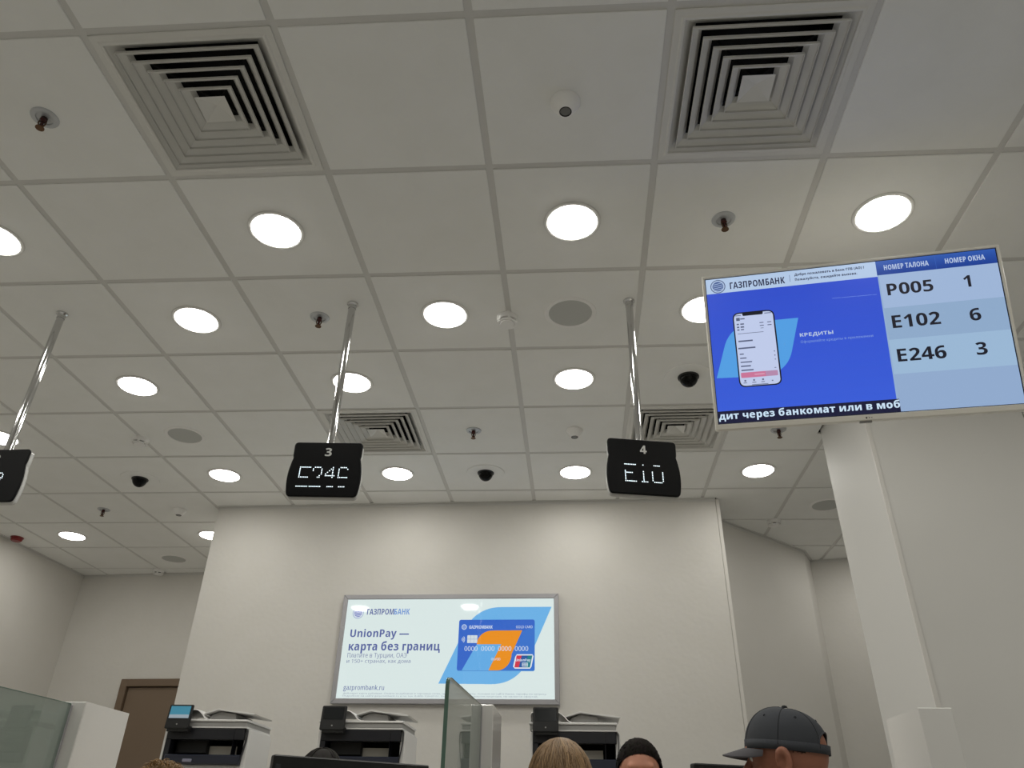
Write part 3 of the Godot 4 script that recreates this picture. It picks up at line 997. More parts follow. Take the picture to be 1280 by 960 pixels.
# =========================================================== vents and lights
func build_vents() -> void:
	var parts := []
	var st := new_st()
	square_sweep(st, [Vector2(0.290, 0.0), Vector2(0.290, 0.012), Vector2(0.230, 0.038), Vector2(0.218, 0.037), Vector2(0.246, 0.010), Vector2(0.254, 0.003), Vector2(0.257, -0.0035), Vector2(0.264, -0.0045), Vector2(0.270, -0.0015), Vector2(0.288, -0.001)])
	parts.append(["frame", commit(st), M.vent_white])
	for s in [0.232, 0.196, 0.160, 0.124, 0.088]:
		st = new_st()
		square_sweep(st, [Vector2(s, -0.009), Vector2(s, 0.002), Vector2(s - 0.006, 0.0065), Vector2(s - 0.021, 0.0150), Vector2(s - 0.033, 0.032), Vector2(s - 0.0345, 0.031), Vector2(s - 0.0225, 0.0135), Vector2(s - 0.007, 0.0048), Vector2(s - 0.0016, 0.001), Vector2(s - 0.0016, -0.009)])
		parts.append(["louver", commit(st), M.vent_white])
	st = new_st()
	var tip := Vector3(0, 0.020, 0)
	for k in 4:
		var c0: Vector2 = [Vector2(1, 1), Vector2(-1, 1), Vector2(-1, -1), Vector2(1, -1)][k]
		var c1: Vector2 = [Vector2(-1, 1), Vector2(-1, -1), Vector2(1, -1), Vector2(1, 1)][k]
		var a := Vector3(c0.x * 0.052, -0.002, c0.y * 0.052)
		var b := Vector3(c1.x * 0.052, -0.002, c1.y * 0.052)
		tri(st, a, tip, b)
		tri(st, a, b, tip + Vector3(0, 0.002, 0))
	parts.append(["center_plate", commit(st), M.vent_white])
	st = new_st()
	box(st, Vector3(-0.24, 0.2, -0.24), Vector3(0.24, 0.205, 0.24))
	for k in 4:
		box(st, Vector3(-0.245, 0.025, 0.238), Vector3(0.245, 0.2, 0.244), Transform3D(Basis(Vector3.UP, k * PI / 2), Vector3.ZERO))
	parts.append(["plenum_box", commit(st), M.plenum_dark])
	st = new_st()
	for k in 2:
		box(st, Vector3(-0.236, 0.036, -0.004), Vector3(0.236, 0.056, 0.004), Transform3D(Basis(Vector3.UP, PI / 4 + k * PI / 2), Vector3.ZERO))
	parts.append(["support_bar", commit(st), M.plenum_dark])
	for v in [[-2, 0, "large square louvered air vent at the upper left"], [1, 0, "large square louvered air vent at the upper right above the ticket screen"], [-2, 4, "square air vent half behind the sign left of the poster, for window 3"], [1, 4, "square air vent beside the ticket screen's lower left corner"]]:
		var p := grid(v[0] + 0.5, v[1] + 0.5)
		var t := thing("air_vent", v[2], "vent", p, 0.0095, "square ceiling air vents")
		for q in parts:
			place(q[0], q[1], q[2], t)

func build_lights() -> void:
	var st := new_st()
	lathe(st, [Vector2(0.0955, -0.001), Vector2(0.0985, -0.005), Vector2(0.105, -0.0065), Vector2(0.1125, -0.005), Vector2(0.1145, 0.001)], 48)
	var ring := commit(st)
	st = new_st()
	lathe(st, [Vector2(0.0, -0.0165), Vector2(0.05, -0.0155), Vector2(0.082, -0.0125), Vector2(0.093, -0.0085), Vector2(0.0965, -0.002)], 48)
	var disc := commit(st)
	var g := "round ceiling lights"
	var rows := [
		[-4, 1, "lit round ceiling light cut by the left picture edge, above the leftmost pole"], [-2, 1, "lit round ceiling light just below the large upper left air vent"],
		[0, 1, "lit round ceiling light just below the cone-shaped sensor with a grey lens"], [2, 1, "lit round ceiling light just above the ticket screen, largest at right"],
		[-3, 2, "lit round ceiling light between the leftmost pole and the sprinkler near pole 3"], [-1, 2, "lit round ceiling light beside the white smoke detector in the middle"],
		[1, 2, "lit round ceiling light half hidden by the left edge of the ticket screen"], [-4, 3, "lit round ceiling light just above the left grey round speaker"],
		[-2, 3, "lit round ceiling light crossed by the pole of window 3's sign"], [0, 3, "lit round ceiling light just below the middle grey speaker, left of pole 4"],
		[-6, 4, "lit round ceiling light peeping out above window 2's sign at the left edge"], [-4, 5, "lit round ceiling light between the left dome camera and window 3's sign"],
		[-2, 5, "lit round ceiling light just right of window 3's sign, under the vent"], [0, 5, "lit round ceiling light between the middle dome camera and window 4's sign"],
		[2, 5, "lit round ceiling light below the ticket screen, above the slanting wall"], [-7, 7, "lit round ceiling light near the red beacon at the far left"],
		[-5, 7, "lit round ceiling light half hidden by the left edge of the poster wall"]]
	for r in [-1, -3, -5]:
		for c in [-7 if r < -1 else -6, 0, 2]:
			rows.append([c, r, ""])
	rows.append_array([[-6, 1, ""], [-5, 0, ""], [4, 7, "hidden"], [4, 5, "hidden"], [4, -1, ""], [4, -3, ""], [4, 1, ""]])
	for v in rows:
		var hidden: bool = v[2] == "hidden"
		if hidden:
			v[2] = ["lit round ceiling light in the passage, deeper of the two hidden by the right partition", "lit round ceiling light in the passage, nearer of the two hidden by the right partition"][0 if v[1] == 7 else 1]
		var label: String = v[2] if v[2] else "lit round ceiling light behind or beside the viewer, outside the picture"
		var t := thing("ceiling_light", label, "light", grid(v[0] + 0.5, v[1] + 0.5), 0.0, g if v[2] else "ceiling lights outside the picture")
		place("trim_ring", ring, M.ring_grey, t)
		place("diffuser", disc, M.diffuser_glow, t)
		var l := AreaLight3D.new()
		l.name = "lamp_light"
		l.area_size = Vector2(0.135, 0.135)
		l.area_normalize_energy = true
		l.light_energy = light_energy
		l.light_color = light_color
		l.area_range = 14.0
		l.area_attenuation = 2.0
		l.shadow_enabled = true
		l.position = Vector3(0, -0.0175, 0)
		l.rotation.x = -PI / 2
		t.add_child(l)

# =========================================================== ceiling devices
func build_ceiling_devices() -> void:
	# sprinklers
	var st := new_st()
	lathe(st, [Vector2(0.0, -0.002), Vector2(0.026, -0.003), Vector2(0.0275, -0.007), Vector2(0.034, -0.008), Vector2(0.044, -0.004), Vector2(0.0465, 0.0005)], 28)
	var plate := commit(st)
	st = new_st()
	lathe(st, [Vector2(0.0, -0.002), Vector2(0.011, -0.004), Vector2(0.0125, -0.016), Vector2(0.007, -0.024), Vector2(0.0, -0.024)], 14)
	tube(st, [Vector3(0.0, -0.01, 0.0), Vector3(0.0, -0.045, 0.0)], [0.0055], 10)
	var bulb := commit(st)
	st = new_st()
	for s in [-1, 1]:
		tube(st, [Vector3(s * 0.009, -0.015, 0), Vector3(s * 0.0115, -0.03, 0), Vector3(s * 0.005, -0.047, 0)], [0.0026], 8)
	var frame := commit(st)
	st = new_st()
	lathe(st, [Vector2(0.0, -0.046), Vector2(0.0055, -0.047), Vector2(0.006, -0.050), Vector2(0.0145, -0.0515), Vector2(0.0145, -0.0535), Vector2(0.0, -0.054)], 18)
	var defl := commit(st)
	for v in [[-2.513, 0.512, "brown ceiling sprinkler at the upper left edge beside the left air vent"], [1.489, 1.515, "brown ceiling sprinkler under the upper right air vent, left of the largest light"], [-1.498, 2.5, "ceiling sprinkler just left of the top of window 3's pole"], [-0.512, 4.47, "ceiling sprinkler between the two small vents, above the middle dome camera"], [2.505, 4.53, "ceiling sprinkler peeping out under the ticket screen's lower edge"], [-5.506, 6.53, "small ceiling sprinkler above the far left light near the red beacon"]]:
		var t := thing("sprinkler", v[2], "sprinkler", grid(v[0], v[1]), 0.4, "ceiling sprinklers")
		place("escutcheon", plate, M.steel_plate, t)
		place("bulb", bulb, M.bulb_red, t)
		place("yoke", frame, M.brass, t)
		place("deflector", defl, M.brass, t)
	# cone sensors
	st = new_st()
	lathe(st, [Vector2(0.0505, 0.0005), Vector2(0.0505, -0.006), Vector2(0.047, -0.012), Vector2(0.026, -0.042), Vector2(0.023, -0.045), Vector2(0.0205, -0.0455)], 32)
	var cone := commit(st)
	st = new_st()
	lathe(st, [Vector2(0.0205, -0.044), Vector2(0.0205, -0.0465), Vector2(0.0175, -0.0465), Vector2(0.0172, -0.044)], 24)
	var rim := commit(st)
	st = new_st()
	lathe(st, [Vector2(0.0175, -0.0445), Vector2(0.012, -0.0455), Vector2(0.0, -0.046)], 24)
	var lens := commit(st)
	for v in [[0.47, 0.545, "white cone-shaped ceiling sensor with a round grey lens, nearest the viewer"], [0.497, 4.494, "small white cone sensor above window 4's sign, beside its pole"], [-4.513, 6.549, "small white cone sensor near the left end of the poster wall"]]:
		var t := thing("ceiling_sensor", v[2], "sensor", grid(v[0], v[1]), 0.0, "white cone sensors on the ceiling")
		place("housing", cone, M.white_plastic, t)
		place("lens_rim", rim, M.lens_rim, t)
		place("lens", lens, M.lens_dark, t)
	# smoke detectors on the grid rails
	st = new_st()
	lathe(st, [Vector2(0.05, 0.009), Vector2(0.05, -0.012), Vector2(0.046, -0.022), Vector2(0.036, -0.024)], 32)
	lathe(st, [Vector2(0.034, -0.02), Vector2(0.034, -0.036), Vector2(0.032, -0.040), Vector2(0.0, -0.042)], 32, Transform3D(), 20)
	for k in 6:
		var f := TAU * k / 6
		bbox(st, Vector3(-0.006, -0.036, 0.03), Vector3(0.006, -0.02, 0.047), 0.002, Transform3D(Basis(Vector3.UP, f), Vector3.ZERO))
	var sm_body := commit(st)
	st = new_st()
	lathe(st, [Vector2(0.0365, -0.0235), Vector2(0.0345, -0.0245), Vector2(0.0345, -0.034)], 32)
	var slots := commit(st)
	st = new_st()
	lathe(st, [Vector2(0.046, -0.036), Vector2(0.046, -0.0315), Vector2(0.036, -0.0315), Vector2(0.036, -0.036), Vector2(0.046, -0.036)], 32)
	var lip := commit(st)
	for v in [[-0.017, 2.558, "white smoke detector on the grid rail between the middle light and speaker"], [-4.02, 4.576, "white smoke detector on the rail left of the left grey speaker"], [-6.039, 9.1, "white smoke detector over the brown door wall at the far left"], [3.004, 7.06, "white smoke detector above the slanting wall at the right"]]:
		var t := thing("smoke_detector", v[2], "detector", grid(v[0], v[1]), 0.3, "white smoke detectors")
		place("housing", sm_body, M.white_plastic, t)
		place("vent_slots", slots, M.slot_dark, t)
		place("lip", lip, M.white_plastic, t)
	# ceiling speakers
	st = new_st()
	lathe(st, [Vector2(0.1, -0.0025), Vector2(0.102, -0.005), Vector2(0.118, -0.004), Vector2(0.122, 0.0005)], 48)
	var sring := commit(st)
	st = new_st()
	lathe(st, [Vector2(0.0, -0.0035), Vector2(0.05, -0.0034), Vector2(0.1005, -0.002)], 48)
	var grille := commit(st)
	for v in [[0.478, 2.512, "round grey ceiling speaker right of the middle smoke detector"], [-3.51, 4.5, "round grey ceiling speaker at the left, below a light"], [3.51, 6.52, "round grey ceiling speaker half hidden by the right partition"], [-5.52, 8.52, "round grey ceiling speaker over the brown door at the far left"]]:
		var t := thing("ceiling_speaker", v[2], "speaker", grid(v[0], v[1]), 0.0, "round ceiling speakers")
		place("ring", sring, M.white_plastic, t)
		place("grille", grille, M.speaker_grille, t)
	# dome cameras
	st = new_st()
	lathe(st, [Vector2(0.0, -0.004), Vector2(0.056, -0.004), Vector2(0.118, -0.0065), Vector2(0.126, -0.005), Vector2(0.128, 0.0005)], 48)
	var cplate := commit(st)
	st = new_st()
	var prof := []
	for i in 11:
		var f := i / 10.0 * PI / 2
		prof.append(Vector2(0.05 * cos(f) + 0.0, -0.004 - 0.058 * sin(f)))
	lathe(st, prof, 32)
	var dome := commit(st)
	st = new_st()
	lathe(st, [Vector2(0.056, -0.003), Vector2(0.055, -0.010), Vector2(0.049, -0.012)], 32)
	var drim := commit(st)
	for v in [[1.5, 3.49, "black dome camera beside the lower left corner of the ticket screen"], [-0.499, 5.49, "black dome camera in the middle, between the signs for windows 3 and 4"], [-4.54, 5.58, "black dome camera at the left, right of window 2's sign"]]:
		var t := thing("dome_camera", v[2], "camera", grid(v[0], v[1]), 0.0, "black dome cameras on the ceiling")
		place("plate", cplate, M.ceiling_tile, t)
		place("dome", dome, M.dome_black, t)
		place("rim", drim, M.lens_rim, t)
	# red beacon by the left wall
	st = new_st()
	lathe(st, [Vector2(0.0, -0.034), Vector2(0.036, -0.033), Vector2(0.044, -0.024), Vector2(0.046, 0.0005)], 28)
	var b := thing("alarm_beacon", "small round red alarm beacon on the ceiling by the left wall", "alarm", grid(-7.34, 7.56))
	obj("red_cover", st, M.red_plastic, b)
	st = new_st()
	lathe(st, [Vector2(0.0455, -0.006), Vector2(0.05, -0.006), Vector2(0.051, 0.0005)], 28)
	obj("base", st, M.red_plastic, b)

# =========================================================== counter partitions
func partition(label: String, glass_label: String, x0: float, x1: float, glass: Array) -> void:
	var t := thing("divider_block", label, "divider", Vector3((x0 + x1) / 2, 0, -2.62), 0.0, "white counter dividers")
	var w := (x1 - x0) / 2
	var st := new_st()
	bbox(st, Vector3(-w, 0.06, -0.285), Vector3(w, 1.368, 0.0), 0.0025)
	obj("panel", st, M.laminate_white, t)
	st = new_st()
	bbox(st, Vector3(-w + 0.01, 0.0, -0.275), Vector3(w - 0.01, 0.06, -0.01), 0.002)
	obj("plinth", st, M.desk_panel, t)
	if glass.is_empty():
		return
	var near: Vector3 = glass[0]
	var far: Vector3 = glass[1]
	var d := far - near
	d.y = 0
	var L := d.length()
	d = d.normalized()
	var g := thing("glass_screen", glass_label, "glass pane", near, 0.0, "glass counter screens")
	g.transform = Transform3D(Basis(d, Vector3.UP, d.cross(Vector3.UP)), Vector3(near.x, 0, near.z))
	var top := near.y
	var shape := round_poly(PackedVector2Array([Vector2(0.0, 0.04), Vector2(L, 0.04), Vector2(L, far.y), Vector2(0, top)]), [0.0, 0.0, 0.006, 0.03], 6)
	st = new_st()
	prism(st, shape, -0.005, 0.005, 0.0)
	obj("pane", st, M.glass, g)
	st = new_st()
	var rim := PackedVector2Array()
	for q in shape:
		rim.append(q)
	for i in rim.size():
		var a := rim[i]
		var b := rim[(i + 1) % rim.size()]
		if maxf(a.y, b.y) < 0.06 or (minf(a.x, b.x) > L - 0.0005):
			continue
		var e := (b - a).normalized()
		var n := Vector2(e.y, -e.x) * 0.0008
		box(st, Vector3(0, -0.0016, -0.0052), Vector3((b - a).length(), 0.0, 0.0052), Transform3D(Basis(Vector3(e.x, e.y, 0), Vector3(-e.y, e.x, 0), Vector3.BACK), Vector3(a.x + n.x, a.y + n.y, 0)))
	obj("polished_edge", st, M.glass_edge, g)
	st = new_st()
	bbox(st, Vector3(L + 0.0005, 0.06, -0.007), Vector3(L + 0.009, far.y - 0.002, 0.007), 0.001)
	obj("edge_profile", st, M.alu_frame, g)
	st = new_st()
	bbox(st, Vector3(0.0, 0.0, -0.015), Vector3(L, 0.05, 0.015), 0.002)
	obj("foot_rail", st, M.alu_frame, g)

func build_partitions() -> void:
	partition("white counter divider at the left edge, behind the leftmost glass pane", "large clear glass pane cut by the left picture edge", -1.746, -1.652, [Vector3(-1.712, 1.352, -1.95), Vector3(-1.70, 1.358, -2.608)])
	partition("white counter divider in the middle, behind the glass with a rounded top", "middle clear glass pane with a rounded top corner under the poster", -0.372, -0.274, [Vector3(-0.342, 1.362, -2.096), Vector3(-0.316, 1.362, -2.608)])
	partition("white square-topped divider column in front of the right partition", "", 1.045, 1.147, [])

func build_desks() -> void:
	var n := 0
	for r in [[-3.05, -1.752], [-1.646, -0.378], [-0.268, 1.039]]:
		var t := thing("service_desk", ["service desk of window 2, left of the leftmost divider", "service desk of window 3, between the left and middle dividers", "service desk of window 4, between the middle and right dividers"][n], "desk", Vector3((r[0] + r[1]) / 2, 0, -2.66))
		var w: float = (r[1] - r[0]) / 2
		var st := new_st()
		bbox(st, Vector3(-w, 0.722, -0.42), Vector3(w, 0.75, 0.3), 0.003)
		obj("desktop", st, M.desk_wood, t)
		st = new_st()
		bbox(st, Vector3(-w + 0.02, 0.0, -0.07), Vector3(w - 0.02, 0.722, -0.05), 0.002)
		obj("modesty_panel", st, M.desk_panel, t)
		for s in [-1, 1]:
			st = new_st()
			bbox(st, Vector3(s * (w - 0.02) - 0.018, 0.0, -0.40), Vector3(s * (w - 0.02) + 0.018, 0.722, -0.071), 0.002)
			obj("side_panel", st, M.desk_panel, t)
		n += 1

# =========================================================== printers
func build_printers() -> void:
	var labels := ["office printer at the left with its tilted touch panel lit blue", "office printer left of the middle glass pane, touch panel dark", "office printer right of the middle glass pane, behind the blonde woman"]
	var cab := ["low cabinet under the printer with the lit panel", "low cabinet under the printer left of the middle glass", "low cabinet under the printer behind the blonde woman"]
	var xs := [-2.272, -1.408, -0.262]
	for n in 3:
		var cx: float = xs[n] + 0.24
		var c := thing("cabinet", cab[n], "cabinet", Vector3(cx, 0, -4.72), 0.0, "low cabinets under the printers")
		var st := new_st()
		bbox(st, Vector3(-0.38, 0.06, -0.33), Vector3(0.38, 0.962, 0.33), 0.003)
		obj("carcass", st, M.desk_panel, c)
		for s in [-1, 1]:
			st = new_st()
			bbox(st, Vector3(s * 0.19 - 0.185, 0.08, 0.33), Vector3(s * 0.19 + 0.185, 0.93, 0.348), 0.002)
			var d := obj("cabinet_door", st, M.desk_panel, c)
			st = new_st()
			bbox(st, Vector3(s * 0.03 - 0.006, 0.72, 0.348), Vector3(s * 0.03 + 0.006, 0.86, 0.366), 0.002)
			obj("handle", st, M.alu_frame, d)
		printer(labels[n], Vector3(xs[n], 0.964, -4.4), n == 0)

# origin: lower left front corner of the printer on its cabinet; front faces +z
func printer(label: String, at: Vector3, lit: bool) -> void:
	var t := thing("office_printer", label, "printer", at, 0.0, "office printers on the cabinets")
	var W := 0.475
	# white body: side slabs, back, paper drawer
	var st := new_st()
	bbox(st, Vector3(0.0, 0.0, -0.34), Vector3(0.018, 0.520, 0.0), 0.004)
	bbox(st, Vector3(0.45, 0.0, -0.18), Vector3(W, 0.520, -0.012), 0.004)
	prism(st, round_poly(PackedVector2Array([Vector2(-0.34, 0.26), Vector2(-0.20, 0.12), Vector2(-0.10, 0.0), Vector2(-0.02, 0.0), Vector2(-0.02, 0.52), Vector2(-0.34, 0.52)]), [0.03, 0.03, 0.01, 0.01, 0.01, 0.02], 4), -0.024, 0.0, 0.004, Transform3D(Basis(Vector3(0, 0, 1), Vector3(0, 1, 0), Vector3(-1, 0, 0)), Vector3(W - 0.022, 0, 0)))
	bbox(st, Vector3(0.018, 0.0, -0.34), Vector3(0.45, 0.52, -0.30), 0.004)
	bbox(st, Vector3(0.018, 0.0, -0.30), Vector3(0.45, 0.345, -0.02), 0.004)
	obj("body", st, M.printer_white, t)
	st = new_st()
	bbox(st, Vector3(0.02, 0.02, -0.02), Vector3(0.455, 0.155, 0.004), 0.006)
	var dr := obj("paper_drawer", st, M.printer_white, t)
	st = new_st()
	bbox(st, Vector3(0.17, 0.11, 0.004), Vector3(0.31, 0.135, 0.012), 0.004)
	obj("handle", st, M.printer_grey, dr)
	st = new_st()
	bbox(st, Vector3(0.02, 0.16, -0.02), Vector3(0.455, 0.30, 0.004), 0.006)
	obj("paper_drawer", st, M.printer_white, t)
	# dark front fascia framing the output bay (x, y seen from the front)
	st = new_st()
	var outer := round_poly(PackedVector2Array([Vector2(0.016, 0.345), Vector2(0.452, 0.345), Vector2(0.466, 0.53), Vector2(0.016, 0.522)]), [0.004, 0.008, 0.014, 0.004], 4)
	var bay := [0.045, 0.395, 0.392, 0.466]
	# four bars round the bay
	bbox(st, Vector3(0.016, bay[3], -0.05), Vector3(0.455, 0.522, 0.006), 0.003)
	bbox(st, Vector3(0.016, 0.345, -0.05), Vector3(bay[0], bay[3], 0.006), 0.002)
	prism(st, round_poly(PackedVector2Array([Vector2(bay[1], 0.345), Vector2(0.45, 0.345), Vector2(0.468, 0.46), Vector2(0.468, 0.522), Vector2(bay[1], 0.522)]), [0.002, 0.01, 0.02, 0.012, 0.002], 4), -0.05, 0.008, 0.003)
	obj("front_fascia", st, M.printer_dark, t)
	st = new_st()
	bbox(st, Vector3(0.03, 0.345, -0.06), Vector3(0.452, bay[2], 0.012), 0.006)
	var led := obj("front_ledge", st, M.printer_ledge, t)
	st = new_st()
	prism(st, round_poly(rect(0.052, 0.016, 0.165, 0.362), [0.006], 4), 0.011, 0.02, 0.003)
	obj("latch", st, M.printer_handle, led)
	# inside of the bay: dark box, with paper lying in it
	st = new_st()
	bbox(st, Vector3(0.02, 0.385, -0.30), Vector3(0.45, 0.39, -0.05), 0.001)
	bbox(st, Vector3(0.02, 0.50, -0.30), Vector3(0.45, 0.505, -0.05), 0.001)
	bbox(st, Vector3(0.02, 0.385, -0.30), Vector3(0.45, 0.505, -0.29), 0.001)
	bbox(st, Vector3(0.018, 0.385, -0.30), Vector3(0.024, 0.505, -0.05), 0.001)
	bbox(st, Vector3(0.446, 0.385, -0.30), Vector3(0.45, 0.505, -0.05), 0.001)
	bbox(st, Vector3(0.05, 0.40, -0.12), Vector3(0.23, 0.49, -0.06), 0.006)
	obj("output_bay", st, M.printer_black, t)
	st = new_st()
	bbox(st, Vector3(0.215, 0.392, -0.10), Vector3(0.385, 0.442, -0.092), 0.001)
	obj("inner_cover", st, M.paper, t)
	# scanner: grey band between two white lines, then the lid with feeder tray
	st = new_st()
	bbox(st, Vector3(0.01, 0.523, -0.36), Vector3(0.462, 0.531, 0.006), 0.002)
	bbox(st, Vector3(-0.004, 0.556, -0.37), Vector3(0.462, 0.567, 0.008), 0.003)
	obj("scanner_trim", st, M.printer_white, t)
	st = new_st()
	bbox(st, Vector3(0.0, 0.531, -0.36), Vector3(0.456, 0.556, 0.0), 0.003)
	obj("scanner_band", st, M.printer_grey, t)
	st = new_st()
	# feeder seen from the front: a hump at the left, falling to a low deck, then the raised tray
	prism(st, round_poly(PackedVector2Array([Vector2(0.0, 0.567), Vector2(0.24, 0.567), Vector2(0.205, 0.578), Vector2(0.185, 0.60), Vector2(0.155, 0.621), Vector2(0.012, 0.621), Vector2(0.0, 0.61)]), [0.002, 0.002, 0.008, 0.01, 0.012, 0.01, 0.008], 4), -0.34, -0.01, 0.004)
	obj("document_feeder", st, M.printer_white, t)
	st = new_st()
	prism(st, PackedVector2Array([Vector2(0.19, 0.596), Vector2(0.27, 0.618), Vector2(0.345, 0.609), Vector2(0.475, 0.594), Vector2(0.482, 0.599), Vector2(0.43, 0.609), Vector2(0.345, 0.614), Vector2(0.27, 0.626), Vector2(0.20, 0.606)]), -0.30, -0.02, 0.001)
	obj("feeder_tray", st, M.printer_white, t)
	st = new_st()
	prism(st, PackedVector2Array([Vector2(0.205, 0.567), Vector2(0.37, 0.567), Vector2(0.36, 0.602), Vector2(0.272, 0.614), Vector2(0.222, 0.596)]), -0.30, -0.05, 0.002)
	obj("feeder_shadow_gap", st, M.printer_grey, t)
	# tilted touch panel at the left
	var panel := MeshInstance3D.new()
	st = new_st()
	prism(st, round_poly(rect(0.135, 0.124), [0.008], 4), -0.016, 0.0, 0.004)
	panel.name = "touch_panel"
	panel.mesh = commit(st)
	panel.material_override = M.printer_black
	panel.transform = Transform3D(Basis(Vector3.RIGHT, -0.12), Vector3(0.086, 0.575, 0.055))
	t.add_child(panel)
	st = new_st()
	prism(st, rect(0.112, 0.062, 0.0, 0.022), 0.0, 0.001)
	if lit:
		prism(st, rect(0.002, 0.002, 0.05, 0.045), 0.0, 0.0012)
	obj("display", st, M.touch_blue if lit else M.touch_off, panel)
	if lit:
		st = new_st()
		prism(st, rect(0.112, 0.018, 0.0, 0.0), 0.001, 0.0016)
		obj("display_bar", st, M.touch_pale, panel)
	st = new_st()
	lathe(st, [Vector2(0.0, 0.001), Vector2(0.004, 0.001), Vector2(0.004, 0.0)], 12, Transform3D(Basis(Vector3.RIGHT, PI / 2), Vector3(0.0, -0.04, 0.0005)))
	obj("home_button", st, M.printer_grey, panel)
	st = new_st()
	bbox(st, Vector3(0.03, 0.5, -0.02), Vector3(0.15, 0.53, 0.055), 0.005)
	obj("panel_hinge", st, M.printer_black, t)

# =========================================================== monitors (seen from behind)
func build_monitors() -> void:
	for v in [[Vector3(-0.931, 1.2065, -2.508), Vector3(-0.511, 1.2065, -2.849), "black monitor of window 3 seen from behind, dark hair showing above it"], [Vector3(0.345, 1.2047, -2.599), Vector3(0.842, 1.2047, -2.808), "black monitor of window 4 behind the man in the cap"]]:
		var a: Vector3 = v[0]
		var b: Vector3 = v[1]
		var d := (b - a)
		d.y = 0
		var L := d.length()
		d = d.normalized()
		var t := thing("monitor", v[2], "monitor", Vector3.ZERO, 0.0, "black desk monitors")
		var mid := (a + b) / 2
		t.transform = Transform3D(Basis(d, Vector3.UP, d.cross(Vector3.UP)), Vector3(mid.x, 0.75, mid.z))
		var top := a.y - 0.75
		var st := new_st()
		prism(st, round_poly(rect(L, 0.325, 0, top - 0.1625), [0.006], 3), -0.03, 0.0, 0.004)
		prism(st, round_poly(rect(L * 0.6, 0.2, 0, top - 0.17), [0.02], 3), 0.0, 0.02, 0.008)
		obj("casing", st, M.monitor_black, t)
		st = new_st()
		bbox(st, Vector3(-L / 2 + 0.012, top - 0.305, -0.0315), Vector3(L / 2 - 0.012, top - 0.012, -0.03), 0.0003)
		obj("display", st, M.touch_off, t)
		st = new_st()
		bbox(st, Vector3(-L / 2 + 0.008, top - 0.042, 0.0), Vector3(-L / 2 + 0.024, top - 0.026, 0.001), 0.0003)
		obj("sticker", st, M.sticker, t)
		st = new_st()
		bbox(st, Vector3(-0.035, 0.008, 0.005), Vector3(0.035, 0.3, 0.03), 0.004)
		obj("stand", st, M.monitor_black, t)
		st = new_st()
		prism(st, round_poly(rect(0.24, 0.18), [0.02], 4), 0.0, 0.01, 0.002, Transform3D(Basis(Vector3.RIGHT, -PI / 2), Vector3(0, 0.0005, 0.01)))
		obj("foot", st, M.monitor_black, t)

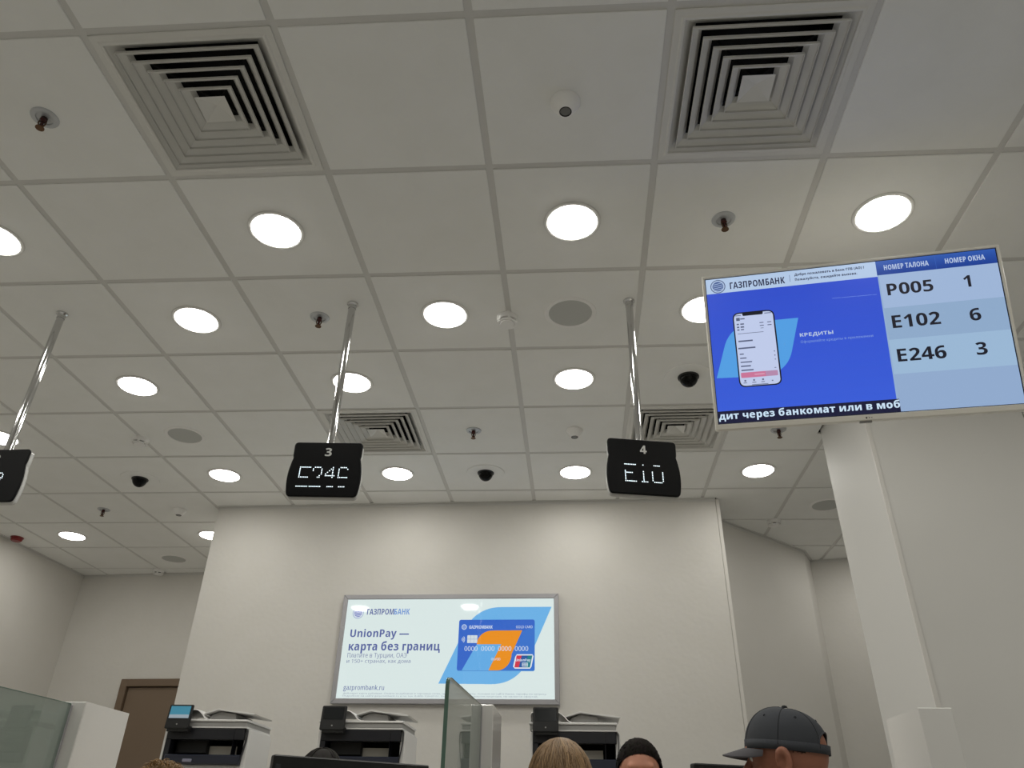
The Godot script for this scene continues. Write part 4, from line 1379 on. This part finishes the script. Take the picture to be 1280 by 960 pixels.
# =========================================================== people
# a list of bones: [a, b, radius a, radius b] or balls: [centre, Vector3 radii, Basis]
func skin_mesh(st: SurfaceTool, bones: Array, cell: float, k: float, group := 1) -> void:
	var lo := Vector3.ONE * 1e9
	var hi := -lo
	var boxes := []
	for b in bones:
		var l: Vector3
		var h: Vector3
		if b.size() == 4:
			var r: float = maxf(b[2], b[3])
			l = b[0].min(b[1]) - Vector3.ONE * r
			h = b[0].max(b[1]) + Vector3.ONE * r
		else:
			var r: Vector3 = b[1]
			l = b[0] - Vector3.ONE * maxf(r.x, maxf(r.y, r.z))
			h = b[0] + Vector3.ONE * maxf(r.x, maxf(r.y, r.z))
		l -= Vector3.ONE * (k + 2.5 * cell)
		h += Vector3.ONE * (k + 2.5 * cell)
		boxes.append([l, h])
		lo = lo.min(l)
		hi = hi.max(h)
	var n := Vector3i(((hi - lo) / cell).ceil()) + Vector3i.ONE
	var f := PackedFloat32Array()
	f.resize(n.x * n.y * n.z)
	f.fill(1.0)
	var sy := n.x
	var sz := n.x * n.y
	for q in bones.size():
		var b: Array = bones[q]
		var i0 := Vector3i(((boxes[q][0] - lo) / cell).floor()).clamp(Vector3i.ZERO, n - Vector3i.ONE)
		var i1 := Vector3i(((boxes[q][1] - lo) / cell).ceil()).clamp(Vector3i.ZERO, n - Vector3i.ONE)
		var capsule := b.size() == 4
		var a: Vector3 = b[0]
		var ab := Vector3.ZERO
		var l2 := 1.0
		var ra := 0.0
		var rb := 0.0
		var rr := Vector3.ONE
		var inv := Basis()
		var mn := 1.0
		if capsule:
			ab = b[1] - a
			l2 = maxf(ab.length_squared(), 1e-9)
			ra = b[2]
			rb = b[3]
		else:
			rr = b[1]
			inv = b[2].inverse()
			mn = minf(rr.x, minf(rr.y, rr.z))
		for z in range(i0.z, i1.z + 1):
			for y in range(i0.y, i1.y + 1):
				var at := i0.x + y * sy + z * sz
				for x in range(i0.x, i1.x + 1):
					var p := lo + Vector3(x, y, z) * cell - a
					var d: float
					if capsule:
						var t := clampf(p.dot(ab) / l2, 0.0, 1.0)
						d = (p - ab * t).length() - (ra + (rb - ra) * t)
					else:
						var e := (inv * p) / rr
						var el := e.length()
						d = el * (el - 1.0) / maxf((e / rr).length(), 1e-6)
						if el < 1e-4:
							d = -mn
					var g := f[at]
					var h := maxf(k - absf(g - d), 0.0) / k
					f[at] = minf(g, d) - h * h * k * 0.25
					at += 1
	# surface nets
	var vert := {}
	var corner := [0, 1, sy, sy + 1, sz, sz + 1, sz + sy, sz + sy + 1]
	var offs := [Vector3(0, 0, 0), Vector3(1, 0, 0), Vector3(0, 1, 0), Vector3(1, 1, 0), Vector3(0, 0, 1), Vector3(1, 0, 1), Vector3(0, 1, 1), Vector3(1, 1, 1)]
	var edges := [[0, 1], [2, 3], [4, 5], [6, 7], [0, 2], [1, 3], [4, 6], [5, 7], [0, 4], [1, 5], [2, 6], [3, 7]]
	for z in n.z - 1:
		for y in n.y - 1:
			var at := y * sy + z * sz
			for x in n.x - 1:
				var f0 := f[at]
				if f0 < 2.0 * cell and f0 > -2.0 * cell:
					var inside := 0
					for c in 8:
						if f[at + corner[c]] < 0.0:
							inside += 1
					if inside > 0 and inside < 8:
						var s := Vector3.ZERO
						var m := 0
						for e in edges:
							var a0: float = f[at + corner[e[0]]]
							var a1: float = f[at + corner[e[1]]]
							if (a0 < 0.0) != (a1 < 0.0):
								s += offs[e[0]].lerp(offs[e[1]], a0 / (a0 - a1))
								m += 1
						vert[at] = lo + (Vector3(x, y, z) + s / m) * cell
				at += 1
	st.set_smooth_group(group)
	for at in vert:
		for axis in 3:
			var step: int = [1, sy, sz][axis]
			var u: int = [sy, sz, 1][axis]
			var v: int = [sz, 1, sy][axis]
			var a0 := f[at]
			var a1 := f[at + step]
			if (a0 < 0.0) == (a1 < 0.0):
				continue
			if not (vert.has(at - u) and vert.has(at - v) and vert.has(at - u - v)):
				continue
			if a0 < 0.0:
				quad(st, vert[at], vert[at - u], vert[at - u - v], vert[at - v])
			else:
				quad(st, vert[at], vert[at - v], vert[at - u - v], vert[at - u])
	st.set_smooth_group(-1)

func head_bones() -> Array:
	# head at the origin (centre of the skull), face towards -z, 0.235 m tall from chin to crown
	var I := Basis()
	return [
		[Vector3(0, 0.015, 0.012), Vector3(0.076, 0.098, 0.094), I], [Vector3(0, 0.02, -0.035), Vector3(0.066, 0.07, 0.062), I],
		[Vector3(0, -0.05, -0.035), Vector3(0.056, 0.062, 0.058), I], [Vector3(0, -0.098, -0.065), Vector3(0.028, 0.022, 0.026), I],
		[Vector3(-0.05, -0.07, -0.01), Vector3(0, -0.1, -0.062), 0.022, 0.02], [Vector3(0.05, -0.07, -0.01), Vector3(0, -0.1, -0.062), 0.022, 0.02],
		[Vector3(0, -0.005, -0.096), Vector3(0, -0.038, -0.116), 0.007, 0.0115], [Vector3(-0.011, -0.043, -0.1), Vector3(0.011, -0.043, -0.1), 0.009, 0.009],
		[Vector3(-0.036, 0.018, -0.086), Vector3(0.036, 0.018, -0.086), 0.011, 0.011], [Vector3(-0.018, -0.068, -0.09), Vector3(0.018, -0.068, -0.09), 0.0085, 0.0085], [Vector3(-0.015, -0.079, -0.089), Vector3(0.015, -0.079, -0.089), 0.008, 0.008]]

func ear_bones() -> Array:
	var out := []
	for s in [-1.0, 1.0]:
		var c := Vector3(s * 0.077, -0.018, 0.012)
		var ring := []
		for i in 9:
			var a := -2.3 + i * 0.56
			ring.append(c + Vector3(s * (0.008 + 0.004 * sin(a * 0.5 + 1.0)), 0.027 * sin(a + 0.6) * 1.05, 0.0145 * cos(a + 0.6)))
		for i in 8:
			out.append([ring[i], ring[i + 1], 0.0048, 0.0048])
		out.append([c + Vector3(-s * 0.003, -0.004, -0.003), c + Vector3(-s * 0.003, 0.012, -0.002), 0.009, 0.010])
		out.append([c + Vector3(s * 0.004, -0.006, -0.013), c + Vector3(s * 0.003, 0.006, -0.013), 0.005, 0.004])
		out.append([c + Vector3(s * 0.005, -0.026, -0.008), c + Vector3(s * 0.005, -0.03, -0.005), 0.0075, 0.007])
	return out

func torso_bones(lean: float) -> Array:
	return [[Vector3(-0.075, 0.53, 0.02), Vector3(0.075, 0.53, 0.02), 0.105, 0.105], [Vector3(0, 0.54, 0.01), Vector3(0, 0.75, lean * 0.5), 0.115, 0.115], [Vector3(-0.055, 0.78, lean * 0.6), Vector3(0.055, 0.78, lean * 0.6), 0.11, 0.11], [Vector3(-0.09, 0.88, lean * 0.85), Vector3(0.09, 0.88, lean * 0.85), 0.085, 0.085], [Vector3(-0.15, 0.945, lean * 0.95), Vector3(0.15, 0.945, lean * 0.95), 0.05, 0.05]]

func arm_bones(s: float, lean: float, desk: float) -> Array:
	var sh := Vector3(s * 0.17, 0.94, lean * 0.95)
	var el := Vector3(s * 0.23, 0.70, lean - 0.06)
	var wr := Vector3(s * 0.15, desk + 0.045, lean - 0.29)
	return [[sh, el, 0.052, 0.04], [el, wr, 0.039, 0.027]]

func hand_bones(s: float, lean: float, desk: float) -> Array:
	var w := Vector3(s * 0.15, desk + 0.045, lean - 0.29)
	var out := [[w, w + Vector3(-s * 0.01, -0.008, -0.03), 0.025, 0.022]]
	for i in 4:
		var k := w + Vector3(-s * (0.012 - 0.0) + s * (i - 1.5) * 0.019, -0.008, -0.085)
		out.append([w + Vector3(s * (i - 1.5) * 0.011, -0.006, -0.02), k, 0.014, 0.011])
		var len_: float = [0.032, 0.041, 0.044, 0.039][3 - i] if s > 0 else [0.039, 0.044, 0.041, 0.032][i]
		var p1 := k + Vector3(s * (i - 1.5) * 0.003, 0.002, -len_)
		var p2 := p1 + Vector3(0, -0.01, -len_ * 0.62)
		var p3 := p2 + Vector3(0, -0.008, -len_ * 0.45)
		out.append([k, p1, 0.0095, 0.0088])
		out.append([p1, p2, 0.0086, 0.008])
		out.append([p2, p3, 0.0079, 0.007])
	var t0 := w + Vector3(-s * 0.018, -0.006, -0.028)
	var t1 := t0 + Vector3(-s * 0.026, -0.008, -0.03)
	var t2 := t1 + Vector3(-s * 0.008, -0.004, -0.032)
	out.append([w + Vector3(0, -0.005, -0.012), t0, 0.014, 0.012])
	out.append([t0, t1, 0.0115, 0.01])
	out.append([t1, t2, 0.0098, 0.008])
	return out

func leg_bones(s: float) -> Array:
	return [[Vector3(s * 0.09, 0.53, 0.0), Vector3(s * 0.11, 0.51, -0.40), 0.085, 0.058], [Vector3(s * 0.11, 0.505, -0.40), Vector3(s * 0.11, 0.10, -0.38), 0.056, 0.04], [Vector3(s * 0.11, 0.09, -0.38), Vector3(s * 0.115, 0.04, -0.52), 0.036, 0.028]]

func grown(bones: Array, by: float) -> Array:
	var out := []
	for b in bones:
		out.append([b[0], b[1], b[2] + by, b[3] + by])
	return out

# a seated person; at = point on the floor under the skull, top = height of the bare crown
func person(label: String, at: Vector3, top: float, yaw: float, head_yaw: float, skin: String, shirt: String, trousers: String, lean := -0.03) -> Node3D:
	var t := thing("person", label, "person")
	var sc := top / 1.296
	var head := Vector3(0, 1.183, lean - 0.03)
	var b := Basis(Vector3.UP, yaw).scaled(Vector3.ONE * sc)
	t.transform = Transform3D(b, Vector3(at.x, 0, at.z) - b * Vector3(0, 0, head.z))
	var desk := 0.75 / sc
	var st := new_st()
	var bones := torso_bones(lean)
	for s in [-1.0, 1.0]:
		bones.append_array(arm_bones(s, lean, desk))
		bones.append_array(leg_bones(s))
	bones.append([Vector3(0, 0.93, lean * 0.95), head + Vector3(0, -0.07, 0.02), 0.058, 0.052])
	skin_mesh(st, bones, 0.014, 0.03, 1)
	var hd := []
	var hb := Basis(Vector3.UP, head_yaw)
	for q in head_bones() + ear_bones():
		if q.size() == 4:
			hd.append([head + hb * q[0], head + hb * q[1], q[2], q[3]])
		else:
			hd.append([head + hb * q[0], q[1], hb])
	hd.append([head + Vector3(0, -0.14, 0.02), head + Vector3(0, -0.05, 0.02), 0.052, 0.05])
	skin_mesh(st, hd, 0.0042, 0.012, 2)
	for s in [-1.0, 1.0]:
		skin_mesh(st, hand_bones(s, lean, desk), 0.0045, 0.006, 3)
	obj("body", st, M[skin], t)
	st = new_st()
	var sb := grown(torso_bones(lean), 0.012)
	for s in [-1.0, 1.0]:
		sb.append_array(grown(arm_bones(s, lean, desk), 0.011))
	skin_mesh(st, sb, 0.014, 0.03)
	obj("shirt", st, M[shirt], t)
	st = new_st()
	var tb := [[Vector3(-0.075, 0.53, 0.02), Vector3(0.075, 0.53, 0.02), 0.12, 0.12]]
	for s in [-1.0, 1.0]:
		tb.append_array(grown(leg_bones(s).slice(0, 2), 0.014))
	skin_mesh(st, tb, 0.014, 0.03)
	obj("trousers", st, M[trousers], t)
	for s in [-1.0, 1.0]:
		st = new_st()
		skin_mesh(st, [[Vector3(s * 0.11, 0.05, -0.355), Vector3(s * 0.117, 0.044, -0.53), 0.044, 0.038]], 0.01, 0.02)
		obj("shoe", st, M.shoe, t)
	for s in [-1.0, 1.0]:
		st = new_st()
		var e := head + hb * Vector3(s * 0.031, 0.0, -0.0772)
		skin_mesh(st, [[e, Vector3.ONE * 0.0115, Basis()]], 0.003, 0.003)
		var eye := obj("eye", st, M.eye_white, t)
		st = new_st()
		var ir := head + hb * Vector3(s * 0.031, -0.001, -0.0858)
		skin_mesh(st, [[ir, Vector3.ONE * 0.0052, Basis()]], 0.0018, 0.002)
		obj("iris", st, M.eye_iris, eye)
	var anchor := Node3D.new()
	anchor.name = "head_frame"
	t.set_meta("head", Transform3D(hb, head))
	anchor.free()
	return t

func hair_color(base: Color, spread: float) -> Color:
	var k := 1.0 + rng.randf_range(-spread, spread)
	return Color(base.r * k, base.g * k, base.b * k)

# scalp direction: phi round the head (0 = face), theta from the crown
func scalp(phi: float, theta: float, grow: float) -> Vector3:
	var r := Vector3(0.079, 0.1, 0.099) * grow
	return Vector3(0, 0.015, 0.006) + Vector3(-sin(phi) * sin(theta) * r.x, cos(theta) * r.y, -cos(phi) * sin(theta) * r.z)

func hairline(phi: float, front: float, back: float) -> float:
	var c := 0.5 + 0.5 * cos(phi)
	return lerpf(back, front, pow(c, 1.4))

func hair_shell(st: SurfaceTool, hd: Transform3D, front: float, back: float, grow: float, base: Color, rough := 0.0) -> void:
	var nz := FastNoiseLite.new()
	nz.seed = 4
	nz.frequency = 40.0
	st.set_smooth_group(1)
	var A := 64
	var B := 22
	for layer in 2:
		var rows := []
		for j in B + 1:
			var row := []
			for i in A:
				var phi := TAU * i / A
				var th := hairline(phi, front, back) * j / B
				var taper := 1.0 - 0.45 * pow(float(j) / B, 6.0)
				var g := 1.0 + (grow - 1.0) * taper if layer == 0 else 0.985
				var p := scalp(phi, th, g)
				if layer == 0:
					p += p.normalized() * nz.get_noise_3dv(p) * rough
				row.append(hd * p)
			rows.append(row)
		for j in B:
			for i in A:
				st.set_color(hair_color(base, 0.08))
				var i2 := (i + 1) % A
				if layer == 0:
					quad(st, rows[j][i], rows[j + 1][i], rows[j + 1][i2], rows[j][i2])
				else:
					quad(st, rows[j][i2], rows[j + 1][i2], rows[j + 1][i], rows[j][i])
	st.set_smooth_group(-1)

func strand(st: SurfaceTool, pts: Array, r: float, c: Color) -> void:
	st.set_color(c)
	tube(st, pts, [r, r, r, r * 0.9, r * 0.8, r * 0.6], 3, 2, false)

func long_hair(t: Node3D, base: Color, count: int, drop: float, grow: float) -> void:
	var hd: Transform3D = t.get_meta("head")
	var st := new_st()
	hair_shell(st, hd, 1.0, 2.3, grow - 0.02, base * 0.8)
	for i in count:
		var phi := rng.randf_range(0.75, TAU - 0.75)
		var side := 1.0 if phi < PI else -1.0
		# roots along the parting that runs from the forehead over the crown
		var s0 := rng.randf_range(-0.75, 0.75)
		var end := rng.randf_range(1.55, 1.75)
		var wob := rng.randf_range(-0.06, 0.06)
		var g := grow + rng.randf_range(-0.03, 0.05)
		var pts := []
		for k in 8:
			var u := k / 7.0
			var th := lerpf(0.05 + 0.12 * absf(s0), end, u)
			var ph := phi + wob * u + 0.1 * sin(u * 5.0 + i)
			pts.append(hd * scalp(ph, th, g * (1.0 - 0.03 * (1.0 - u))))
		var last: Vector3 = scalp(phi + wob, end, g)
		var len_ := drop * rng.randf_range(0.8, 1.1)
		pts.append(hd * (last + Vector3(-side * 0.004, -len_ * 0.5, 0.004)))
		pts.append(hd * (last * Vector3(0.9, 1, 0.95) + Vector3(rng.randf_range(-0.01, 0.01), -len_, rng.randf_range(0, 0.012))))
		strand(st, pts, rng.randf_range(0.0011, 0.0024), hair_color(base * (0.72 + 0.5 * absf(sin(phi * 9.0 + i % 3))), 0.3))
	var o := obj("hair", st, M.hair if base.r > 0.1 else M.hair_dark, t)
	o.set_meta("kind", "stuff")

func curly_hair(t: Node3D, base: Color, count: int) -> void:
	var hd: Transform3D = t.get_meta("head")
	var st := new_st()
	hair_shell(st, hd, 1.1, 2.2, 1.1, base * 0.5, 0.006)
	for i in count:
		var phi := rng.randf_range(0.0, TAU)
		var th := acos(1.0 - rng.randf() * 1.35)
		if th > hairline(phi, 1.05, 2.2):
			continue
		var p := scalp(phi, th, 1.06)
		var nrm := (p - Vector3(0, 0.015, 0.006)).normalized()
		var side := nrm.cross(Vector3(rng.randf_range(-1, 1), rng.randf_range(-1, 1), rng.randf_range(-1, 1))).normalized()
		var fwd := nrm.cross(side)
		var R := rng.randf_range(0.006, 0.012)
		var turns := rng.randf_range(1.2, 2.2)
		var f0 := rng.randf_range(0, TAU)
		var run := rng.randf_range(0.015, 0.035)
		var pts := []
		for k in 15:
			var u := k / 14.0
			var f := f0 + u * turns * TAU
			pts.append(hd * (p + nrm * (0.006 + R * (1.0 + sin(f)) * 0.8) + side * R * cos(f) + fwd * run * (u - 0.5)))
		strand(st, pts, rng.randf_range(0.0010, 0.0022), hair_color(base, 0.4))
	var o := obj("hair", st, M.hair if base.r > 0.1 else M.hair_dark, t)
	o.set_meta("kind", "stuff")

func short_hair(t: Node3D, base: Color, front: float, back: float, count: int, grow := 1.09) -> void:
	var hd: Transform3D = t.get_meta("head")
	var st := new_st()
	hair_shell(st, hd, front, back, grow, base, 0.002)
	for i in count:
		var phi := rng.randf_range(0.0, TAU)
		var th := acos(1.0 - rng.randf() * 1.5)
		if th > hairline(phi, front, back) * 0.97:
			continue
		var p := scalp(phi, th, grow - 0.02)
		var q := scalp(phi + rng.randf_range(-0.08, 0.08), th + 0.1, grow + 0.012)
		strand(st, [hd * p, hd * ((p + q) * 0.5 + (q - p).cross(Vector3.UP) * 0.02), hd * q], 0.0011, hair_color(base, 0.3))
	var o := obj("hair", st, M.hair if base.r > 0.1 else M.hair_dark, t)
	o.set_meta("kind", "stuff")

func chair_for(t: Node3D, label: String, yaw: float) -> void:
	var p := t.position
	var c := thing("chair", label, "chair", Vector3(p.x, 0, p.z), yaw, "dark upholstered chairs")
	var st := new_st()
	bbox(st, Vector3(-0.21, 0.335, -0.30), Vector3(0.21, 0.395, 0.14), 0.012)
	obj("seat", st, M.chair_cloth, c)
	st = new_st()
	bbox(st, Vector3(-0.2, 0.46, 0.16), Vector3(0.2, 0.8, 0.195), 0.012, Transform3D(Basis(Vector3.RIGHT, 0.08), Vector3(0, 0, -0.01)))
	obj("backrest", st, M.chair_cloth, c)
	for sx in [-1, 1]:
		st = new_st()
		tube(st, [Vector3(sx * 0.2, 0.0, -0.28), Vector3(sx * 0.19, 0.34, -0.26)], [0.011], 8)
		obj("leg", st, M.chrome, c)
		st = new_st()
		tube(st, [Vector3(sx * 0.2, 0.0, 0.2), Vector3(sx * 0.195, 0.4, 0.155), Vector3(sx * 0.195, 0.6, 0.2)], [0.011], 8)
		obj("leg", st, M.chrome, c)

func build_people() -> void:
	# man in the cap, in profile to the left
	var a := person("man in a dark grey baseball cap, facing left at the right desk", Vector3(0.545, 0, -2.28), 1.309, 0.35, 0.75, "skin_tan", "cloth_dark", "cloth_navy", -0.20)
	short_hair(a, Color(0.06, 0.045, 0.035), 1.25, 1.75, 500, 0.985)
	baseball_cap(a)
	chair_for(a, "dark chair under the man in the grey cap", 0.35)
	# blonde woman from behind
	var b := person("woman with straight blonde hair seen from behind, before the right printer", Vector3(-0.052, 0, -2.2), 1.212, 0.06, 0.0, "skin", "cloth_grey", "cloth_navy", -0.14)
	long_hair(b, Color(0.30, 0.19, 0.095), 1500, 0.22, 1.13)
	chair_for(b, "dark chair under the blonde woman", 0.06)
	# curly head at the lower left
	var c := person("person with curly golden hair seen from behind, before the lit printer", Vector3(-1.165, 0, -2.3), 1.146, 0.0, 0.0, "skin", "cloth_olive", "cloth_dark", -0.14)
	curly_hair(c, Color(0.30, 0.18, 0.07), 520)
	chair_for(c, "dark chair under the person with curly hair", 0.0)
	# clerk facing the viewer
	var d := person("clerk with short black hair facing the viewer, right of the blonde woman", Vector3(0.227, 0, -3.3), 1.335, PI, 0.0, "skin", "cloth_white", "cloth_dark", -0.20)
	short_hair(d, Color(0.012, 0.009, 0.008), 1.12, 1.85, 900, 1.09)
	chair_for(d, "dark chair under the clerk with short black hair", PI)
	# clerk behind the monitor of window 3
	var e := person("clerk with dark hair, only the crown showing above window 3's monitor", Vector3(-0.965, 0, -3.1), 1.268, PI + 0.3, 0.0, "skin", "cloth_white", "cloth_dark", -0.20)
	long_hair(e, Color(0.035, 0.032, 0.030), 800, 0.14, 1.09)
	chair_for(e, "dark chair under the clerk behind window 3's monitor", PI + 0.3)

func baseball_cap(t: Node3D) -> void:
	var hd: Transform3D = t.get_meta("head")
	# cap frame: pitched so that the brim drops towards the face
	var cf := hd * Transform3D(Basis(Vector3.RIGHT, 0.10), Vector3(0, 0.022, 0.004))
	var R := Vector3(0.086, 0.100, 0.108)
	var A := 168
	var B := 44
	var st := new_st()
	st.set_smooth_group(1)
	var at := func(phi: float, th: float, g: float) -> Vector3:
		var up := cos(th)
		var out := sin(th)
		var lift := 0.0
		# front panels stand taller and straighter
		var fr := maxf(0.0, cos(phi))
		out = pow(out, 0.86 - 0.14 * fr)
		var seam := 0.0012 * pow(absf(cos(phi * 3.0)), 30.0)
		return Vector3(-sin(phi) * out * R.x, up * R.y * (1.0 - 0.04 * (1.0 - fr)) + lift, -cos(phi) * out * R.z) * (g + seam)
	var opening := func(phi: float, th: float) -> bool:
		var dphi := absf(wrapf(phi - PI, -PI, PI))
		var u := dphi / 0.55
		var v := (PI / 2 - th) / 0.46
		return u * u + v * v < 1.0 and th < PI / 2 - 0.11
	for layer in 2:
		var g := 1.0 if layer == 0 else 0.975
		for j in B:
			for i in A:
				var p0 := TAU * i / A
				var p1 := TAU * (i + 1) / A
				var t0 := PI / 2 * j / B
				var t1 := PI / 2 * (j + 1) / B
				if opening.call((p0 + p1) / 2, (t0 + t1) / 2):
					continue
				var q0: Vector3 = cf * at.call(p0, t0, g)
				var q1: Vector3 = cf * at.call(p0, t1, g)
				var q2: Vector3 = cf * at.call(p1, t1, g)
				var q3: Vector3 = cf * at.call(p1, t0, g)
				if layer == 0:
					quad(st, q0, q1, q2, q3)
				else:
					quad(st, q3, q2, q1, q0)
	var cap := thing("baseball_cap", "dark grey baseball cap on the man at the right", "cap")
	cap.transform = t.transform
	obj("crown", st, M.cap_cloth, cap)
	st = new_st()
	st.set_smooth_group(1)
	for i in A:   # band round the lower edge, closing the strap
		var p0 := TAU * i / A
		var p1 := TAU * (i + 1) / A
		var ring := []
		for g in [[1.004, -0.004], [1.006, 0.018], [0.99, 0.018], [0.985, -0.004]]:
			var e0: Vector3 = at.call(p0, PI / 2, g[0])
			var e1: Vector3 = at.call(p1, PI / 2, g[0])
			ring.append([cf * Vector3(e0.x, g[1] - 0.006, e0.z), cf * Vector3(e1.x, g[1] - 0.006, e1.z)])
		for k in 4:
			var k2 := (k + 1) % 4
			quad(st, ring[k][0], ring[k][1], ring[k2][1], ring[k2][0])
	obj("band", st, M.cap_cloth, cap)
	st = new_st()
	lathe(st, [Vector2(0.0, 0.006), Vector2(0.006, 0.0045), Vector2(0.0085, 0.0)], 14, cf * Transform3D(Basis(), Vector3(0, R.y * 0.99, 0)))
	obj("button", st, M.cap_seam, cap)
	for k in 6:
		st = new_st()
		var phi := PI / 6 + k * PI / 3
		var pts := []
		for i in 13:
			var th := 0.06 + (PI / 2 - 0.08) * i / 12.0
			if opening.call(phi, th):
				break
			pts.append(cf * at.call(phi, th, 1.003))
		tube(st, pts, [0.0011], 5)
		obj("seam", st, M.cap_seam, cap)
	for k in 6:
		st = new_st()
		var c: Vector3 = at.call(k * PI / 3, 0.75, 1.004)
		lathe(st, [Vector2(0.0014, 0.0), Vector2(0.0030, 0.0012), Vector2(0.0034, 0.0)], 10, cf * Transform3D(Basis(Quaternion(Vector3.UP, c.normalized())), c))
		obj("eyelet", st, M.cap_seam, cap)
	st = new_st()
	var arch := []
	for i in 25:
		var f := PI * i / 24.0
		arch.append(cf * at.call(PI + 0.55 * cos(f), PI / 2 - 0.11 - 0.35 * sin(f), 1.003))
	tube(st, arch, [0.0022], 6)
	obj("opening_binding", st, M.cap_cloth, cap)
	# brim: curved sheet reaching forward and down
	st = new_st()
	st.set_smooth_group(1)
	var rows := []
	for side in 2:
		var grid_ := []
		for j in 11:
			var row := []
			for i in 25:
				var f := lerpf(-1.19, 1.19, i / 24.0)
				var base: Vector3 = at.call(f, PI / 2, 1.0)
				var u := j / 10.0
				var reach := 0.062 * pow(maxf(0.0, cos(f * 1.315)), 0.7)
				var p := base + Vector3(-sin(f) * 0.15, 0, -1.0).normalized() * reach * u
				p.y = -0.007 - 0.24 * absf(p.x) * absf(p.x) / 0.086 * (0.35 + 0.65 * u) - 0.34 * reach * u - (0.0032 if side == 1 else 0.0)
				row.append(cf * p)
			grid_.append(row)
		rows.append(grid_)
	for j in 10:
		for i in 24:
			quad(st, rows[0][j][i], rows[0][j][i + 1], rows[0][j + 1][i + 1], rows[0][j + 1][i])
			quad(st, rows[1][j + 1][i], rows[1][j + 1][i + 1], rows[1][j][i + 1], rows[1][j][i])
	st.set_smooth_group(2)
	for i in 24:
		quad(st, rows[0][10][i], rows[0][10][i + 1], rows[1][10][i + 1], rows[1][10][i])
	obj("brim", st, M.cap_brim, cap)
